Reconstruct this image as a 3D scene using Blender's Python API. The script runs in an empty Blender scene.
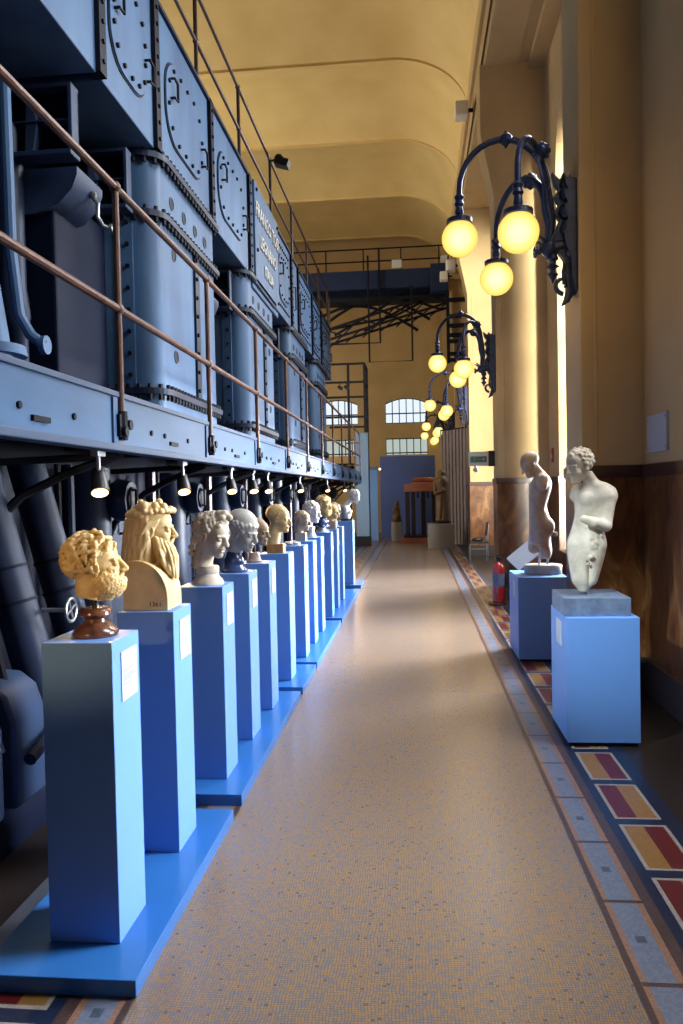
import bpy, math, random
import numpy as np
from mathutils import Vector, Matrix

random.seed(7)
PI = math.pi
COL = bpy.context.scene.collection
R = math.radians

# ------------------------------------------------------------------ camera
F, CX, CY, EYE = 760.0, 341.5, 512.0, 1.65
def make_camera():
    roll = 0.018
    yv = np.array([(415 - CX) / F, -(490 - CY) / F, 1.0]); yv /= np.linalg.norm(yv)
    up = np.array([-math.sin(roll), math.cos(roll), 0.0])
    zv = up - yv * up.dot(yv); zv /= np.linalg.norm(zv)
    xv = np.cross(yv, zv)
    if xv[0] < 0: xv = -xv
    right = Vector((xv[0], yv[0], zv[0])); upw = Vector((xv[1], yv[1], zv[1])); fwd = Vector((xv[2], yv[2], zv[2]))
    m = Matrix((right, upw, -fwd)).transposed().to_4x4()
    m.translation = Vector((0, 0, EYE))
    cd = bpy.data.cameras.new('camera'); co = bpy.data.objects.new('camera', cd); COL.objects.link(co)
    cd.sensor_fit = 'HORIZONTAL'; cd.sensor_width = 36.0; cd.lens = 36.0 * F / 683.0
    cd.clip_start = 0.05; cd.clip_end = 200
    co.matrix_world = m
    bpy.context.scene.camera = co
make_camera()

# ------------------------------------------------------------------ materials
MATS = {}
def mat(name, col, rough=0.5, metal=0.0, col2=None, scale=6.0, bump=0.0, bscale=40.0, stretch=None, spec=0.5, detail=6.0, lo=0.35, hi=0.65, coat=0.0):
    m = bpy.data.materials.new(name); m.use_nodes = True
    nt = m.node_tree; b = nt.nodes['Principled BSDF']
    b.inputs['Roughness'].default_value = rough; b.inputs['Metallic'].default_value = metal
    b.inputs['Specular IOR Level'].default_value = spec
    b.inputs['Coat Weight'].default_value = coat
    b.inputs['Base Color'].default_value = (*col, 1)
    tc = nt.nodes.new('ShaderNodeTexCoord'); mp = nt.nodes.new('ShaderNodeMapping')
    nt.links.new(tc.outputs['Object'], mp.inputs['Vector'])
    if stretch: mp.inputs['Scale'].default_value = stretch
    if col2:
        n = nt.nodes.new('ShaderNodeTexNoise'); n.inputs['Scale'].default_value = scale; n.inputs['Detail'].default_value = detail
        nt.links.new(mp.outputs['Vector'], n.inputs['Vector'])
        r = nt.nodes.new('ShaderNodeValToRGB')
        r.color_ramp.elements[0].position = lo; r.color_ramp.elements[1].position = hi
        r.color_ramp.elements[0].color = (*col, 1); r.color_ramp.elements[1].color = (*col2, 1)
        nt.links.new(n.outputs['Fac'], r.inputs['Fac']); nt.links.new(r.outputs['Color'], b.inputs['Base Color'])
    if bump:
        n = nt.nodes.new('ShaderNodeTexNoise'); n.inputs['Scale'].default_value = bscale; n.inputs['Detail'].default_value = 5
        nt.links.new(mp.outputs['Vector'], n.inputs['Vector'])
        bp = nt.nodes.new('ShaderNodeBump'); bp.inputs['Strength'].default_value = bump; bp.inputs['Distance'].default_value = 0.01
        nt.links.new(n.outputs['Fac'], bp.inputs['Height']); nt.links.new(bp.outputs['Normal'], b.inputs['Normal'])
    MATS[name] = m
    return m

def emis(name, col, strength):
    m = bpy.data.materials.new(name); m.use_nodes = True
    nt = m.node_tree; nt.nodes.clear()
    e = nt.nodes.new('ShaderNodeEmission'); o = nt.nodes.new('ShaderNodeOutputMaterial')
    e.inputs['Color'].default_value = (*col, 1); e.inputs['Strength'].default_value = strength
    nt.links.new(e.outputs[0], o.inputs[0]); MATS[name] = m
    return m

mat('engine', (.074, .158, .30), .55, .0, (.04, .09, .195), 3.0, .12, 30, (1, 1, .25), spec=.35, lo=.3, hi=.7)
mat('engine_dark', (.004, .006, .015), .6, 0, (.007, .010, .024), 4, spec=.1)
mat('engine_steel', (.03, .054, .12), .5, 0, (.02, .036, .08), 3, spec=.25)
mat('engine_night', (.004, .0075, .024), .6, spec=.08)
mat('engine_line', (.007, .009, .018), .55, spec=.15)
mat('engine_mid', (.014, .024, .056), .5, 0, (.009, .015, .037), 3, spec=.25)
mat('girder', (.048, .118, .24), .5, 0, (.03, .08, .17), 2.2, .08, 25, (1, .4, 1.5), spec=.35)
mat('girder_edge', (.045, .075, .14), .5, spec=.3)
mat('post_blue', (.085, .14, .24), .6)
mat('copper', (.16, .078, .055), .45, .2, (.09, .045, .036), 9, .1, 60)
mat('copper_dark', (.055, .03, .03), .45, .3)
mat('iron', (.008, .008, .011), .6, spec=.1)
mat('blue_paint', (.150, .325, .75), .42, 0, (.14, .31, .72), 1.6, .03, 90, spec=.4)
mat('blue_base', (.028, .15, .46), .3, 0, (.026, .14, .43), 2, .03, 90, spec=.5)
mat('card', (.50, .55, .62), .6)
mat('card_text', (.25, .27, .33), .7)
mat('marble_warm', (.80, .60, .29), .5, 0, (.60, .40, .15), 14, .25, 60)
mat('marble_herm', (.78, .59, .31), .5, 0, (.64, .45, .20), 9, .1, 50)
mat('marble_cream', (.72, .64, .52), .5, 0, (.50, .42, .33), 12, .2, 60)
mat('marble_grey', (.60, .58, .54), .5, 0, (.40, .39, .38), 12, .2, 60)
mat('marble_white', (.76, .74, .70), .5, 0, (.58, .55, .50), 9, .2, 50)
mat('marble_statue', (.74, .66, .54), .5, 0, (.54, .45, .34), 10, .25, 40, lo=.4, hi=.7)
mat('marble_tan', (.50, .37, .24), .55, 0, (.36, .24, .14), 10, .2, 50)
mat('brown_socle', (.19, .075, .038), .25, 0, (.07, .026, .016), 18, coat=.5)
mat('blue_socle', (.02, .035, .10), .2, 0, (.04, .07, .17), 16, coat=.6)
mat('rosy_stone', (.48, .34, .27), .4, 0, (.36, .24, .19), 20)
mat('ochre_block', (.50, .25, .07), .4, 0, (.36, .15, .035), 16)
mat('tan_block', (.46, .36, .27), .5)
mat('stone_blue', (.17, .23, .34), .55, 0, (.11, .15, .23), 16, .3, 60)
mat('stone_grey', (.42, .40, .37), .5, 0, (.34, .32, .30), 12)
mat('marble_shade', (.50, .41, .32), .5, 0, (.34, .25, .18), 8, .25, 40)  # statue marble again, darkened: the torso's backlit shade put into the colour
mat('pin', (.45, .45, .47), .3, .9)
mat('dark_pin', (.05, .04, .04), .4, .6)
mat('plaster', (.55, .39, .195), .8, 0, (.49, .34, .16), 1.2, .06, 30)
mat('ceiling_paint', (.76, .58, .27), .8, 0, (.66, .48, .20), 1.0, .1, 14, detail=10, lo=.3, hi=.75)
mat('band', (.045, .012, .012), .3, coat=.3)
mat('skirting', (.022, .018, .018), .35, 0, (.04, .03, .028), 30)
mat('lamp_iron', (.022, .035, .10), .38, .4, (.012, .016, .045), 14)
mat('steel', (.32, .33, .36), .35, .7)
mat('crane_blue', (.012, .024, .075), .5, spec=.2)
mat('panel_blue', (.10, .22, .50), .6, 0, (.09, .20, .46), 1)
mat('partition_blue', (.07, .12, .38), .7, 0, (.06, .10, .32), .8)
mat('grey_box', (.24, .22, .21), .7)
mat('curtain', (.24, .20, .22), .85, 0, (.20, .17, .19), 5)
mat('red_wood', (.34, .095, .03), .35, 0, (.22, .05, .018), 5, stretch=(1, 6, 6))
mat('dark_wood', (.015, .008, .007), .45, spec=.2)
mat('old_bronze', (.16, .095, .035), .5, 0, (.08, .045, .02), 9, .4, 25)
mat('red_enamel', (.45, .018, .02), .25, coat=.5)
mat('white_plastic', (.75, .74, .70), .45)
mat('sign_green', (.05, .16, .10), .4)
mat('black_plastic', (.012, .012, .014), .4)
mat('notice', (.50, .53, .57), .6)
mat('f_dark', (.014, .010, .009), .35, 0, (.022, .016, .014), 40)
mat('f_grille', (.22, .26, .33), .35, .6)
emis('globe', (1.0, .70, .17), 1.3)
emis('spot_face', (1.0, .62, .25), 6.0)
emis('window_glow', (.80, .90, 1.0), 1.05)
emis('window_glow_low', (.62, .72, .66), .75)

def globe_material():
    # frosted glass lit from inside: the glass is thickest towards the rim, so it glows yellower there
    m = MATS['globe']; nt = m.node_tree; e = nt.nodes['Emission']
    lw = nt.nodes.new('ShaderNodeLayerWeight'); lw.inputs['Blend'].default_value = .35
    r = nt.nodes.new('ShaderNodeValToRGB')
    r.color_ramp.elements[0].position = 0.0; r.color_ramp.elements[0].color = (1.0, .93, .55, 1)
    r.color_ramp.elements[1].position = .8; r.color_ramp.elements[1].color = (.95, .55, .07, 1)
    x = r.color_ramp.elements.new(.22); x.color = (1.0, .78, .22, 1)
    nt.links.new(lw.outputs['Facing'], r.inputs['Fac']); nt.links.new(r.outputs['Color'], e.inputs['Color'])
globe_material()

def glass_material():
    m = bpy.data.materials.new('glass'); m.use_nodes = True; nt = m.node_tree; nt.nodes.clear()
    t = nt.nodes.new('ShaderNodeBsdfTransparent'); g = nt.nodes.new('ShaderNodeBsdfGlossy'); mx = nt.nodes.new('ShaderNodeMixShader')
    o = nt.nodes.new('ShaderNodeOutputMaterial'); g.inputs['Roughness'].default_value = .05; mx.inputs[0].default_value = .06
    t.inputs['Color'].default_value = (.95, .98, 1, 1)
    nt.links.new(t.outputs[0], mx.inputs[1]); nt.links.new(g.outputs[0], mx.inputs[2]); nt.links.new(mx.outputs[0], o.inputs[0]); MATS['glass'] = m
glass_material()

def mosaic(name, stops, cell=75.0, rough=.35, grout=(.10, .075, .055), big=None):
    m = bpy.data.materials.new(name); m.use_nodes = True; nt = m.node_tree; b = nt.nodes['Principled BSDF']; L = nt.links
    tc = nt.nodes.new('ShaderNodeTexCoord'); mp = nt.nodes.new('ShaderNodeMapping'); mp.inputs['Scale'].default_value = (cell, cell, 0)
    L.new(tc.outputs['Object'], mp.inputs['Vector'])
    wob = nt.nodes.new('ShaderNodeTexNoise'); wob.inputs['Scale'].default_value = .12; L.new(mp.outputs['Vector'], wob.inputs['Vector'])
    add = nt.nodes.new('ShaderNodeVectorMath'); add.operation = 'MULTIPLY_ADD'; add.inputs[1].default_value = (2.5, 2.5, 0)
    L.new(wob.outputs['Color'], add.inputs[0]); L.new(mp.outputs['Vector'], add.inputs[2])
    fl = nt.nodes.new('ShaderNodeVectorMath'); fl.operation = 'FLOOR'; L.new(add.outputs[0], fl.inputs[0])
    wn = nt.nodes.new('ShaderNodeTexWhiteNoise'); wn.noise_dimensions = '2D'; L.new(fl.outputs[0], wn.inputs['Vector'])
    rp = nt.nodes.new('ShaderNodeValToRGB'); rp.color_ramp.interpolation = 'CONSTANT'
    rp.color_ramp.elements[0].position = 0; rp.color_ramp.elements[0].color = (*stops[0][1], 1)
    rp.color_ramp.elements[1].position = stops[1][0]; rp.color_ramp.elements[1].color = (*stops[1][1], 1)
    for p, c in stops[2:]:
        e = rp.color_ramp.elements.new(p); e.color = (*c, 1)
    fac = wn.outputs['Value']
    if big:   # patches where one tessera colour prevails
        nb = nt.nodes.new('ShaderNodeTexNoise'); nb.inputs['Scale'].default_value = big; nb.inputs['Detail'].default_value = 4; L.new(tc.outputs['Object'], nb.inputs['Vector'])
        ma = nt.nodes.new('ShaderNodeMath'); ma.operation = 'MULTIPLY_ADD'; ma.inputs[1].default_value = .7; ma.inputs[2].default_value = -.35; L.new(nb.outputs['Fac'], ma.inputs[0])
        m2 = nt.nodes.new('ShaderNodeMath'); m2.operation = 'ADD'; m2.use_clamp = True; L.new(fac, m2.inputs[0]); L.new(ma.outputs[0], m2.inputs[1]); fac = m2.outputs[0]
    L.new(fac, rp.inputs['Fac'])
    fr = nt.nodes.new('ShaderNodeVectorMath'); fr.operation = 'FRACTION'; L.new(add.outputs[0], fr.inputs[0])
    sx = nt.nodes.new('ShaderNodeSeparateXYZ'); L.new(fr.outputs[0], sx.inputs[0])
    ms = []
    for k in ('X', 'Y'):
        s = nt.nodes.new('ShaderNodeMath'); s.operation = 'GREATER_THAN'; s.inputs[1].default_value = .86; L.new(sx.outputs[k], s.inputs[0]); ms.append(s)
    mxm = nt.nodes.new('ShaderNodeMath'); mxm.operation = 'MAXIMUM'; L.new(ms[0].outputs[0], mxm.inputs[0]); L.new(ms[1].outputs[0], mxm.inputs[1])
    mix = nt.nodes.new('ShaderNodeMix'); mix.data_type = 'RGBA'
    L.new(mxm.outputs[0], mix.inputs[0]); L.new(rp.outputs['Color'], mix.inputs[6]); mix.inputs[7].default_value = (*grout, 1)
    L.new(mix.outputs[2], b.inputs['Base Color'])
    b.inputs['Roughness'].default_value = rough
    MATS[name] = m
mosaic('f_main', [(0, (.18, .165, .175)), (.32, (.275, .18, .12)), (.5, (.12, .09, .08)), (.515, (.25, .17, .125)), (.66, (.30, .185, .09)), (.93, (.24, .165, .12))], 92, .27, (.12, .09, .07), .9)
mosaic('f_brown', [(0, (.075, .045, .045)), (.5, (.06, .035, .035))], 78, .35, (.03, .02, .02))
mosaic('f_orange', [(0, (.27, .15, .105)), (.5, (.23, .125, .085))], 78, .35, (.2, .1, .06))
mosaic('f_blue', [(0, (.12, .145, .22)), (.5, (.15, .175, .245))], 78, .35, (.12, .15, .2))
mosaic('f_navy', [(0, (.010, .017, .045)), (.5, (.014, .022, .058))], 78, .3, (.006, .01, .02))
mosaic('f_slate', [(0, (.055, .075, .12)), (.5, (.07, .09, .14))], 78, .35, (.03, .04, .06))
mosaic('f_white', [(0, (.28, .25, .24)), (.5, (.25, .22, .21))], 78, .35, (.3, .28, .25))
mosaic('f_ochre', [(0, (.27, .135, .03)), (.5, (.23, .115, .026))], 78, .35, (.2, .11, .04))
mosaic('f_red', [(0, (.11, .010, .013)), (.5, (.09, .008, .011))], 78, .35, (.08, .01, .012))

def dado_material():
    m = bpy.data.materials.new('dado'); m.use_nodes = True; nt = m.node_tree; b = nt.nodes['Principled BSDF']; L = nt.links
    tc = nt.nodes.new('ShaderNodeTexCoord'); mp = nt.nodes.new('ShaderNodeMapping'); mp.inputs['Rotation'].default_value = (.5, .6, .4); mp.inputs['Scale'].default_value = (2.2, 2.2, 1.1)
    L.new(tc.outputs['Object'], mp.inputs['Vector'])
    n = nt.nodes.new('ShaderNodeTexNoise'); n.inputs['Scale'].default_value = 2.0; n.inputs['Detail'].default_value = 9; n.inputs['Distortion'].default_value = 1.6; n.inputs['Roughness'].default_value = .62
    L.new(mp.outputs[0], n.inputs['Vector'])
    r = nt.nodes.new('ShaderNodeValToRGB'); e = r.color_ramp.elements
    e[0].position = .30; e[0].color = (.045, .013, .006, 1); e[1].position = .72; e[1].color = (.31, .17, .068, 1)
    a = e.new(.44); a.color = (.105, .036, .010, 1); a = e.new(.56); a.color = (.175, .068, .019, 1)
    L.new(n.outputs['Fac'], r.inputs['Fac']); L.new(r.outputs['Color'], b.inputs['Base Color']); b.inputs['Roughness'].default_value = .28
    MATS['dado'] = m
dado_material()

# ------------------------------------------------------------------ mesh helpers
class MB:
    def __init__(s): s.v = []; s.f = []; s.m = []
    def add(s, vs, fs, m=0):
        o = len(s.v); s.v += [tuple(p) for p in vs]
        for f in fs: s.f.append(tuple(i + o for i in f)); s.m.append(m)
        return s
    def box(s, x0, x1, y0, y1, z0, z1, m=0):
        vs = [(x, y, z) for z in (z0, z1) for y in (y0, y1) for x in (x0, x1)]
        return s.add(vs, [(0, 2, 3, 1), (4, 5, 7, 6), (0, 1, 5, 4), (2, 6, 7, 3), (0, 4, 6, 2), (1, 3, 7, 5)], m)
    def obox(s, c, ax, hx, ay, hy, az, hz, m=0):
        c = Vector(c); ax = Vector(ax).normalized(); ay = Vector(ay).normalized(); az = Vector(az).normalized()
        vs = [c + ax * (i * hx) + ay * (j * hy) + az * (k * hz) for k in (-1, 1) for j in (-1, 1) for i in (-1, 1)]
        return s.add(vs, [(0, 2, 3, 1), (4, 5, 7, 6), (0, 1, 5, 4), (2, 6, 7, 3), (0, 4, 6, 2), (1, 3, 7, 5)], m)
    def bar(s, p0, p1, w, h=None, m=0):
        p0 = Vector(p0); p1 = Vector(p1); d = (p1 - p0); L = d.length; d.normalize()
        up = Vector((0, 0, 1)) if abs(d.z) < .95 else Vector((0, 1, 0))
        a = d.cross(up).normalized(); b = a.cross(d).normalized(); h = h or w
        return s.obox((p0 + p1) / 2, d, L / 2, a, w / 2, b, h / 2, m)
    def tube(s, pts, r, n=8, m=0, closed=False, cap=True):
        pts = [Vector(p) for p in pts]; N = len(pts); rs = r if isinstance(r, (list, tuple)) else [r] * N
        vs = []; ref = None
        for i, p in enumerate(pts):
            a = pts[i - 1] if (i > 0 or closed) else p; b = pts[(i + 1) % N] if (i < N - 1 or closed) else p
            d = (b - a).normalized()
            if ref is None: ref = Vector((0, 0, 1)) if abs(d.z) < .9 else Vector((1, 0, 0))
            u = (ref - d * ref.dot(d)).normalized(); ref = u; w = d.cross(u)
            for k in range(n):
                t = 2 * PI * k / n; vs.append(p + (u * math.cos(t) + w * math.sin(t)) * rs[i])
        fs = []
        for i in range(N if closed else N - 1):
            j = (i + 1) % N
            for k in range(n): fs.append((i * n + k, i * n + (k + 1) % n, j * n + (k + 1) % n, j * n + k))
        if cap and not closed:
            fs.append(tuple(reversed(range(n)))); fs.append(tuple((N - 1) * n + k for k in range(n)))
        return s.add(vs, fs, m)
    def cyl(s, p0, p1, r, n=12, m=0, r2=None): return s.tube([p0, p1], [r, r2 if r2 is not None else r], n, m)
    def lathe(s, prof, n=24, c=(0, 0, 0), m=0, axis='Z', ell=(1, 1)):
        vs = []; c = Vector(c)
        for (r, z) in prof:
            for k in range(n):
                t = 2 * PI * k / n; a, b = r * math.cos(t) * ell[0], r * math.sin(t) * ell[1]
                p = (a, b, z) if axis == 'Z' else ((z, a, b) if axis == 'X' else (a, z, -b))
                vs.append(c + Vector(p))
        fs = []
        for i in range(len(prof) - 1):
            for k in range(n): fs.append((i * n + k, i * n + (k + 1) % n, (i + 1) * n + (k + 1) % n, (i + 1) * n + k))
        fs.append(tuple(reversed(range(n)))); fs.append(tuple((len(prof) - 1) * n + k for k in range(n)))
        return s.add(vs, fs, m)
    def prism(s, poly, axis, a, b, m=0):
        n = len(poly)
        def P(p, t): return (t, p[0], p[1]) if axis == 'X' else ((p[0], t, p[1]) if axis == 'Y' else (p[0], p[1], t))
        vs = [P(p, a) for p in poly] + [P(p, b) for p in poly]
        fs = [tuple(range(n)), tuple(range(2 * n - 1, n - 1, -1))] + [(i, i + n, (i + 1) % n + n, (i + 1) % n) for i in range(n)]
        return s.add(vs, fs, m)
    def sphere(s, c, r, n=12, m=0, sc=(1, 1, 1)):
        vs = []; k = n // 2; c = Vector(c)
        vs.append(c + Vector((0, 0, -r * sc[2])))
        for i in range(1, k):
            t = -PI / 2 + PI * i / k
            for j in range(n):
                a = 2 * PI * j / n; vs.append(c + Vector((r * math.cos(t) * math.cos(a) * sc[0], r * math.cos(t) * math.sin(a) * sc[1], r * math.sin(t) * sc[2])))
        vs.append(c + Vector((0, 0, r * sc[2]))); fs = []; T = len(vs) - 1
        for j in range(n):
            fs.append((0, 1 + (j + 1) % n, 1 + j)); fs.append((T, T - n + j, T - n + (j + 1) % n))
            for i in range(k - 2): fs.append((1 + i * n + j, 1 + i * n + (j + 1) % n, 1 + (i + 1) * n + (j + 1) % n, 1 + (i + 1) * n + j))
        return s.add(vs, fs, m)
    def xform(s, M, start=0):
        for i in range(start, len(s.v)): s.v[i] = tuple(M @ Vector(s.v[i]))
        return s
    def build(s, name, mats, parent=None, smooth=True, bevel=0.0, origin=None, ang=35):
        me = bpy.data.meshes.new(name)
        off = Vector((0, 0, 0))
        if parent is not None:
            q = parent
            while q is not None:
                off = off + q.location
                if q.name in LOCAL: off = Vector((0, 0, 0)); break
                q = q.parent
        elif origin: off = Vector(origin)
        me.from_pydata([tuple(Vector(p) - off) for p in s.v], [], s.f)
        import bmesh
        bm = bmesh.new(); bm.from_mesh(me); bmesh.ops.recalc_face_normals(bm, faces=bm.faces); bm.to_mesh(me); bm.free()
        if isinstance(mats, str): mats = [mats]
        for k in mats: me.materials.append(MATS[k])
        me.polygons.foreach_set('material_index', s.m)
        if smooth:
            me.polygons.foreach_set('use_smooth', [True] * len(me.polygons)); me.set_sharp_from_angle(angle=R(ang))
        me.update()
        o = bpy.data.objects.new(name, me); COL.objects.link(o)
        if parent is not None: o.parent = parent
        else: o.location = off
        if bevel:
            b = o.modifiers.new('edge', 'BEVEL'); b.width = bevel; b.segments = 2; b.limit_method = 'ANGLE'; b.angle_limit = R(50)
        return o

def tag(o, label=None, cat=None, group=None, kind=None):
    if label: o['label'] = label
    if cat: o['category'] = cat
    if group: o['group'] = group
    if kind: o['kind'] = kind
    return o
LOCAL = set()     # things whose parts are given in their own coordinates
def thing(name, label, cat, loc=(0, 0, 0), group=None, local=False):
    o = bpy.data.objects.new(name, None); COL.objects.link(o)
    if local: LOCAL.add(o.name)
    o.location = loc; o.empty_display_size = .1
    return tag(o, label, cat, group)
def copy_tree(o, parent=None):
    kids = [k for k in bpy.data.objects if k.parent == o]
    c = o.copy(); COL.objects.link(c)
    if parent is not None: c.parent = parent
    for k in kids: copy_tree(k, c)
    return c
def struct(o): return tag(o, kind='structure')

def text_mesh(s, size, depth=.004):
    cu = bpy.data.curves.new('t', 'FONT'); cu.body = s; cu.size = size; cu.extrude = depth; cu.align_x = 'CENTER'; cu.resolution_u = 2
    ob = bpy.data.objects.new('t', cu); COL.objects.link(ob)
    dg = bpy.context.evaluated_depsgraph_get(); dg.update()
    me = bpy.data.meshes.new_from_object(ob.evaluated_get(dg))
    vs = [tuple(v.co) for v in me.vertices]; fs = [tuple(p.vertices) for p in me.polygons]
    bpy.data.objects.remove(ob); bpy.data.curves.remove(cu); bpy.data.meshes.remove(me)
    return vs, fs
def add_text(mb, s, size, M, m=0, depth=.004):
    vs, fs = text_mesh(s, size, depth); mb.add([M @ Vector(v) for v in vs], fs, m)

# ------------------------------------------------------------------ implicit surfaces for carved stone
class Grid:
    def __init__(g, lo, hi, h):
        g.lo = np.array(lo, float); g.h = h
        n = np.ceil((np.array(hi) - g.lo) / h).astype(int) + 1
        g.n = n; g.ax = [(g.lo[i] + np.arange(n[i]) * h).astype(np.float32) for i in range(3)]
        g.F = np.full(tuple(n), .3, np.float32)
        g.T = None; g.S = 1.0
    def frame(g, M=None, scale=1.0):
        g.T = None if M is None else np.array(M); g.S = scale
    def pt(g, p):
        p = np.array(p, float)
        return p if g.T is None else g.T[:3, :3] @ p * g.S + g.T[:3, 3]
    def op(g, fn, lo, hi, k=.01, sub=False):
        lo = np.array(lo) - k - 3 * g.h; hi = np.array(hi) + k + 3 * g.h
        a = np.clip(np.floor((lo - g.lo) / g.h).astype(int), 0, g.n); b = np.clip(np.ceil((hi - g.lo) / g.h).astype(int) + 1, 0, g.n)
        if (b <= a).any(): return
        sl = tuple(slice(a[i], b[i]) for i in range(3))
        X = g.ax[0][sl[0]][:, None, None]; Y = g.ax[1][sl[1]][None, :, None]; Z = g.ax[2][sl[2]][None, None, :]
        d = fn(X, Y, Z); A = g.F[sl]; k = max(k, 1e-5)
        if sub:
            d = -d; t = np.clip(.5 - .5 * (d - A) / k, 0, 1); g.F[sl] = d * (1 - t) + A * t + k * t * (1 - t)
        else:
            t = np.clip(.5 + .5 * (A - d) / k, 0, 1); g.F[sl] = A * (1 - t) + d * t - k * t * (1 - t)
    def ell(g, c, r, k=.01, sub=False, rot=None):
        c = g.pt(c); r = np.array(r, float) * g.S; k = k * g.S
        M = None if rot is None else np.array(Matrix.Rotation(rot[1], 3, rot[0]))
        if g.T is not None: M = g.T[:3, :3] if M is None else g.T[:3, :3] @ M
        if M is not None: rot = 1; M = M.T
        def fn(X, Y, Z):
            x, y, z = X - c[0], Y - c[1], Z - c[2]
            if M is not None: x, y, z = M[0, 0] * x + M[0, 1] * y + M[0, 2] * z, M[1, 0] * x + M[1, 1] * y + M[1, 2] * z, M[2, 0] * x + M[2, 1] * y + M[2, 2] * z
            k0 = np.sqrt((x / r[0]) ** 2 + (y / r[1]) ** 2 + (z / r[2]) ** 2); k1 = np.sqrt((x / r[0] ** 2) ** 2 + (y / r[1] ** 2) ** 2 + (z / r[2] ** 2) ** 2)
            return k0 * (k0 - 1) / np.maximum(k1, 1e-6)
        e = r if rot is None else np.array([r.max()] * 3)
        g.op(fn, c - e, c + e, k, sub)
    def cone(g, a, b, r1, r2=None, k=.01, sub=False):
        r2 = r1 if r2 is None else r2; a = g.pt(a); b = g.pt(b); r1 *= g.S; r2 *= g.S; k = k * g.S; ba = b - a; L = max(ba.dot(ba), 1e-9)
        def fn(X, Y, Z):
            x, y, z = X - a[0], Y - a[1], Z - a[2]; t = np.clip((x * ba[0] + y * ba[1] + z * ba[2]) / L, 0, 1)
            return np.sqrt((x - t * ba[0]) ** 2 + (y - t * ba[1]) ** 2 + (z - t * ba[2]) ** 2) - (r1 + (r2 - r1) * t)
        m = max(r1, r2); g.op(fn, np.minimum(a, b) - m, np.maximum(a, b) + m, k, sub)
    def loft(g, secs, k=.01, p=2.0):
        """smooth trunk through sections (z, cx, cy, half depth, half width, yaw of the front in degrees)"""
        S = np.array(secs, float); z = S[:, 0]
        Z = g.ax[2]; zi = np.clip(Z, z[0], z[-1])
        def cub(v):      # Catmull-Rom through the section values
            i = np.clip(np.searchsorted(z, zi, side='right') - 1, 0, len(z) - 2); t = (zi - z[i]) / (z[i + 1] - z[i])
            m = np.gradient(v, z); h = z[i + 1] - z[i]
            return (2 * t**3 - 3 * t**2 + 1) * v[i] + (t**3 - 2 * t**2 + t) * h * m[i] + (-2 * t**3 + 3 * t**2) * v[i + 1] + (t**3 - t**2) * h * m[i + 1]
        cx, cy, a, b, yw = (cub(S[:, j])[None, None, :] for j in range(1, 6)); yw = np.radians(yw)
        X = g.ax[0][:, None, None] - cx; Y = g.ax[1][None, :, None] - cy
        u = X * np.cos(yw) + Y * np.sin(yw); v = -X * np.sin(yw) + Y * np.cos(yw)
        q = (np.abs(u / a) ** p + np.abs(v / b) ** p) ** (1 / p)
        d = (q - 1) * np.minimum(a, b); o = np.maximum(np.abs(Z - zi) - .0, 0)[None, None, :]
        d = np.where(o > 0, np.sqrt(np.maximum(d, 0) ** 2 + o ** 2), d).astype(np.float32); A = g.F
        t = np.clip(.5 + .5 * (A - d) / k, 0, 1); g.F = (A * (1 - t) + d * t - k * t * (1 - t)).astype(np.float32)
    def cutbelow(g, z, tilt=(0, 0), k=.004):
        X = g.ax[0][:, None, None]; Y = g.ax[1][None, :, None]; Z = g.ax[2][None, None, :]
        d = (z + tilt[0] * X + tilt[1] * Y) - Z
        g.F = np.maximum(g.F, d.astype(np.float32))
    def mesh(g):
        F = g.F; F[0] = F[-1] = .3; F[:, 0] = F[:, -1] = .3; F[:, :, 0] = F[:, :, -1] = .3
        neg = F < 0; nx, ny, nz = F.shape
        c = np.zeros((nx - 1, ny - 1, nz - 1), np.int8)
        for i in (0, 1):
            for j in (0, 1):
                for k in (0, 1): c += neg[i:nx - 1 + i, j:ny - 1 + j, k:nz - 1 + k]
        act = (c > 0) & (c < 8); idx = -np.ones(act.shape, np.int64); P = np.argwhere(act); idx[act] = np.arange(len(P))
        acc = np.zeros((len(P), 3)); cnt = np.zeros(len(P))
        cor = [(i, j, k) for i in (0, 1) for j in (0, 1) for k in (0, 1)]
        for a in range(8):
            for b in range(a + 1, 8):
                A, B = np.array(cor[a]), np.array(cor[b])
                if abs(A - B).sum() != 1: continue
                fa = F[tuple((P + A).T)]; fb = F[tuple((P + B).T)]; m = (fa < 0) != (fb < 0)
                t = np.where(m, fa / np.where(m, fa - fb, 1), 0)[:, None]
                acc += np.where(m[:, None], A + (B - A) * t, 0); cnt += m
        V = g.lo + (P + acc / np.maximum(cnt, 1)[:, None]) * g.h
        Q = []
        for ax in range(3):
            u, w = (ax + 1) % 3, (ax + 2) % 3
            s0 = [slice(None)] * 3; s1 = [slice(None)] * 3; s0[ax] = slice(0, -1); s1[ax] = slice(1, None)
            n0 = neg[tuple(s0)]; n1 = neg[tuple(s1)]; E = np.argwhere(n0 != n1)
            E = E[(E[:, u] > 0) & (E[:, w] > 0) & (E[:, u] < F.shape[u] - 1) & (E[:, w] < F.shape[w] - 1)]
            flip = n0[tuple(E.T)]; eu = np.zeros(3, int); eu[u] = 1; ew = np.zeros(3, int); ew[w] = 1
            q = np.stack([idx[tuple((E - eu - ew).T)], idx[tuple((E - ew).T)], idx[tuple(E.T)], idx[tuple((E - eu).T)]], 1)
            q[~flip] = q[~flip][:, ::-1]; Q.append(q)
        Q = np.concatenate(Q); Q = Q[(Q >= 0).all(1)]
        return V, Q

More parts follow.
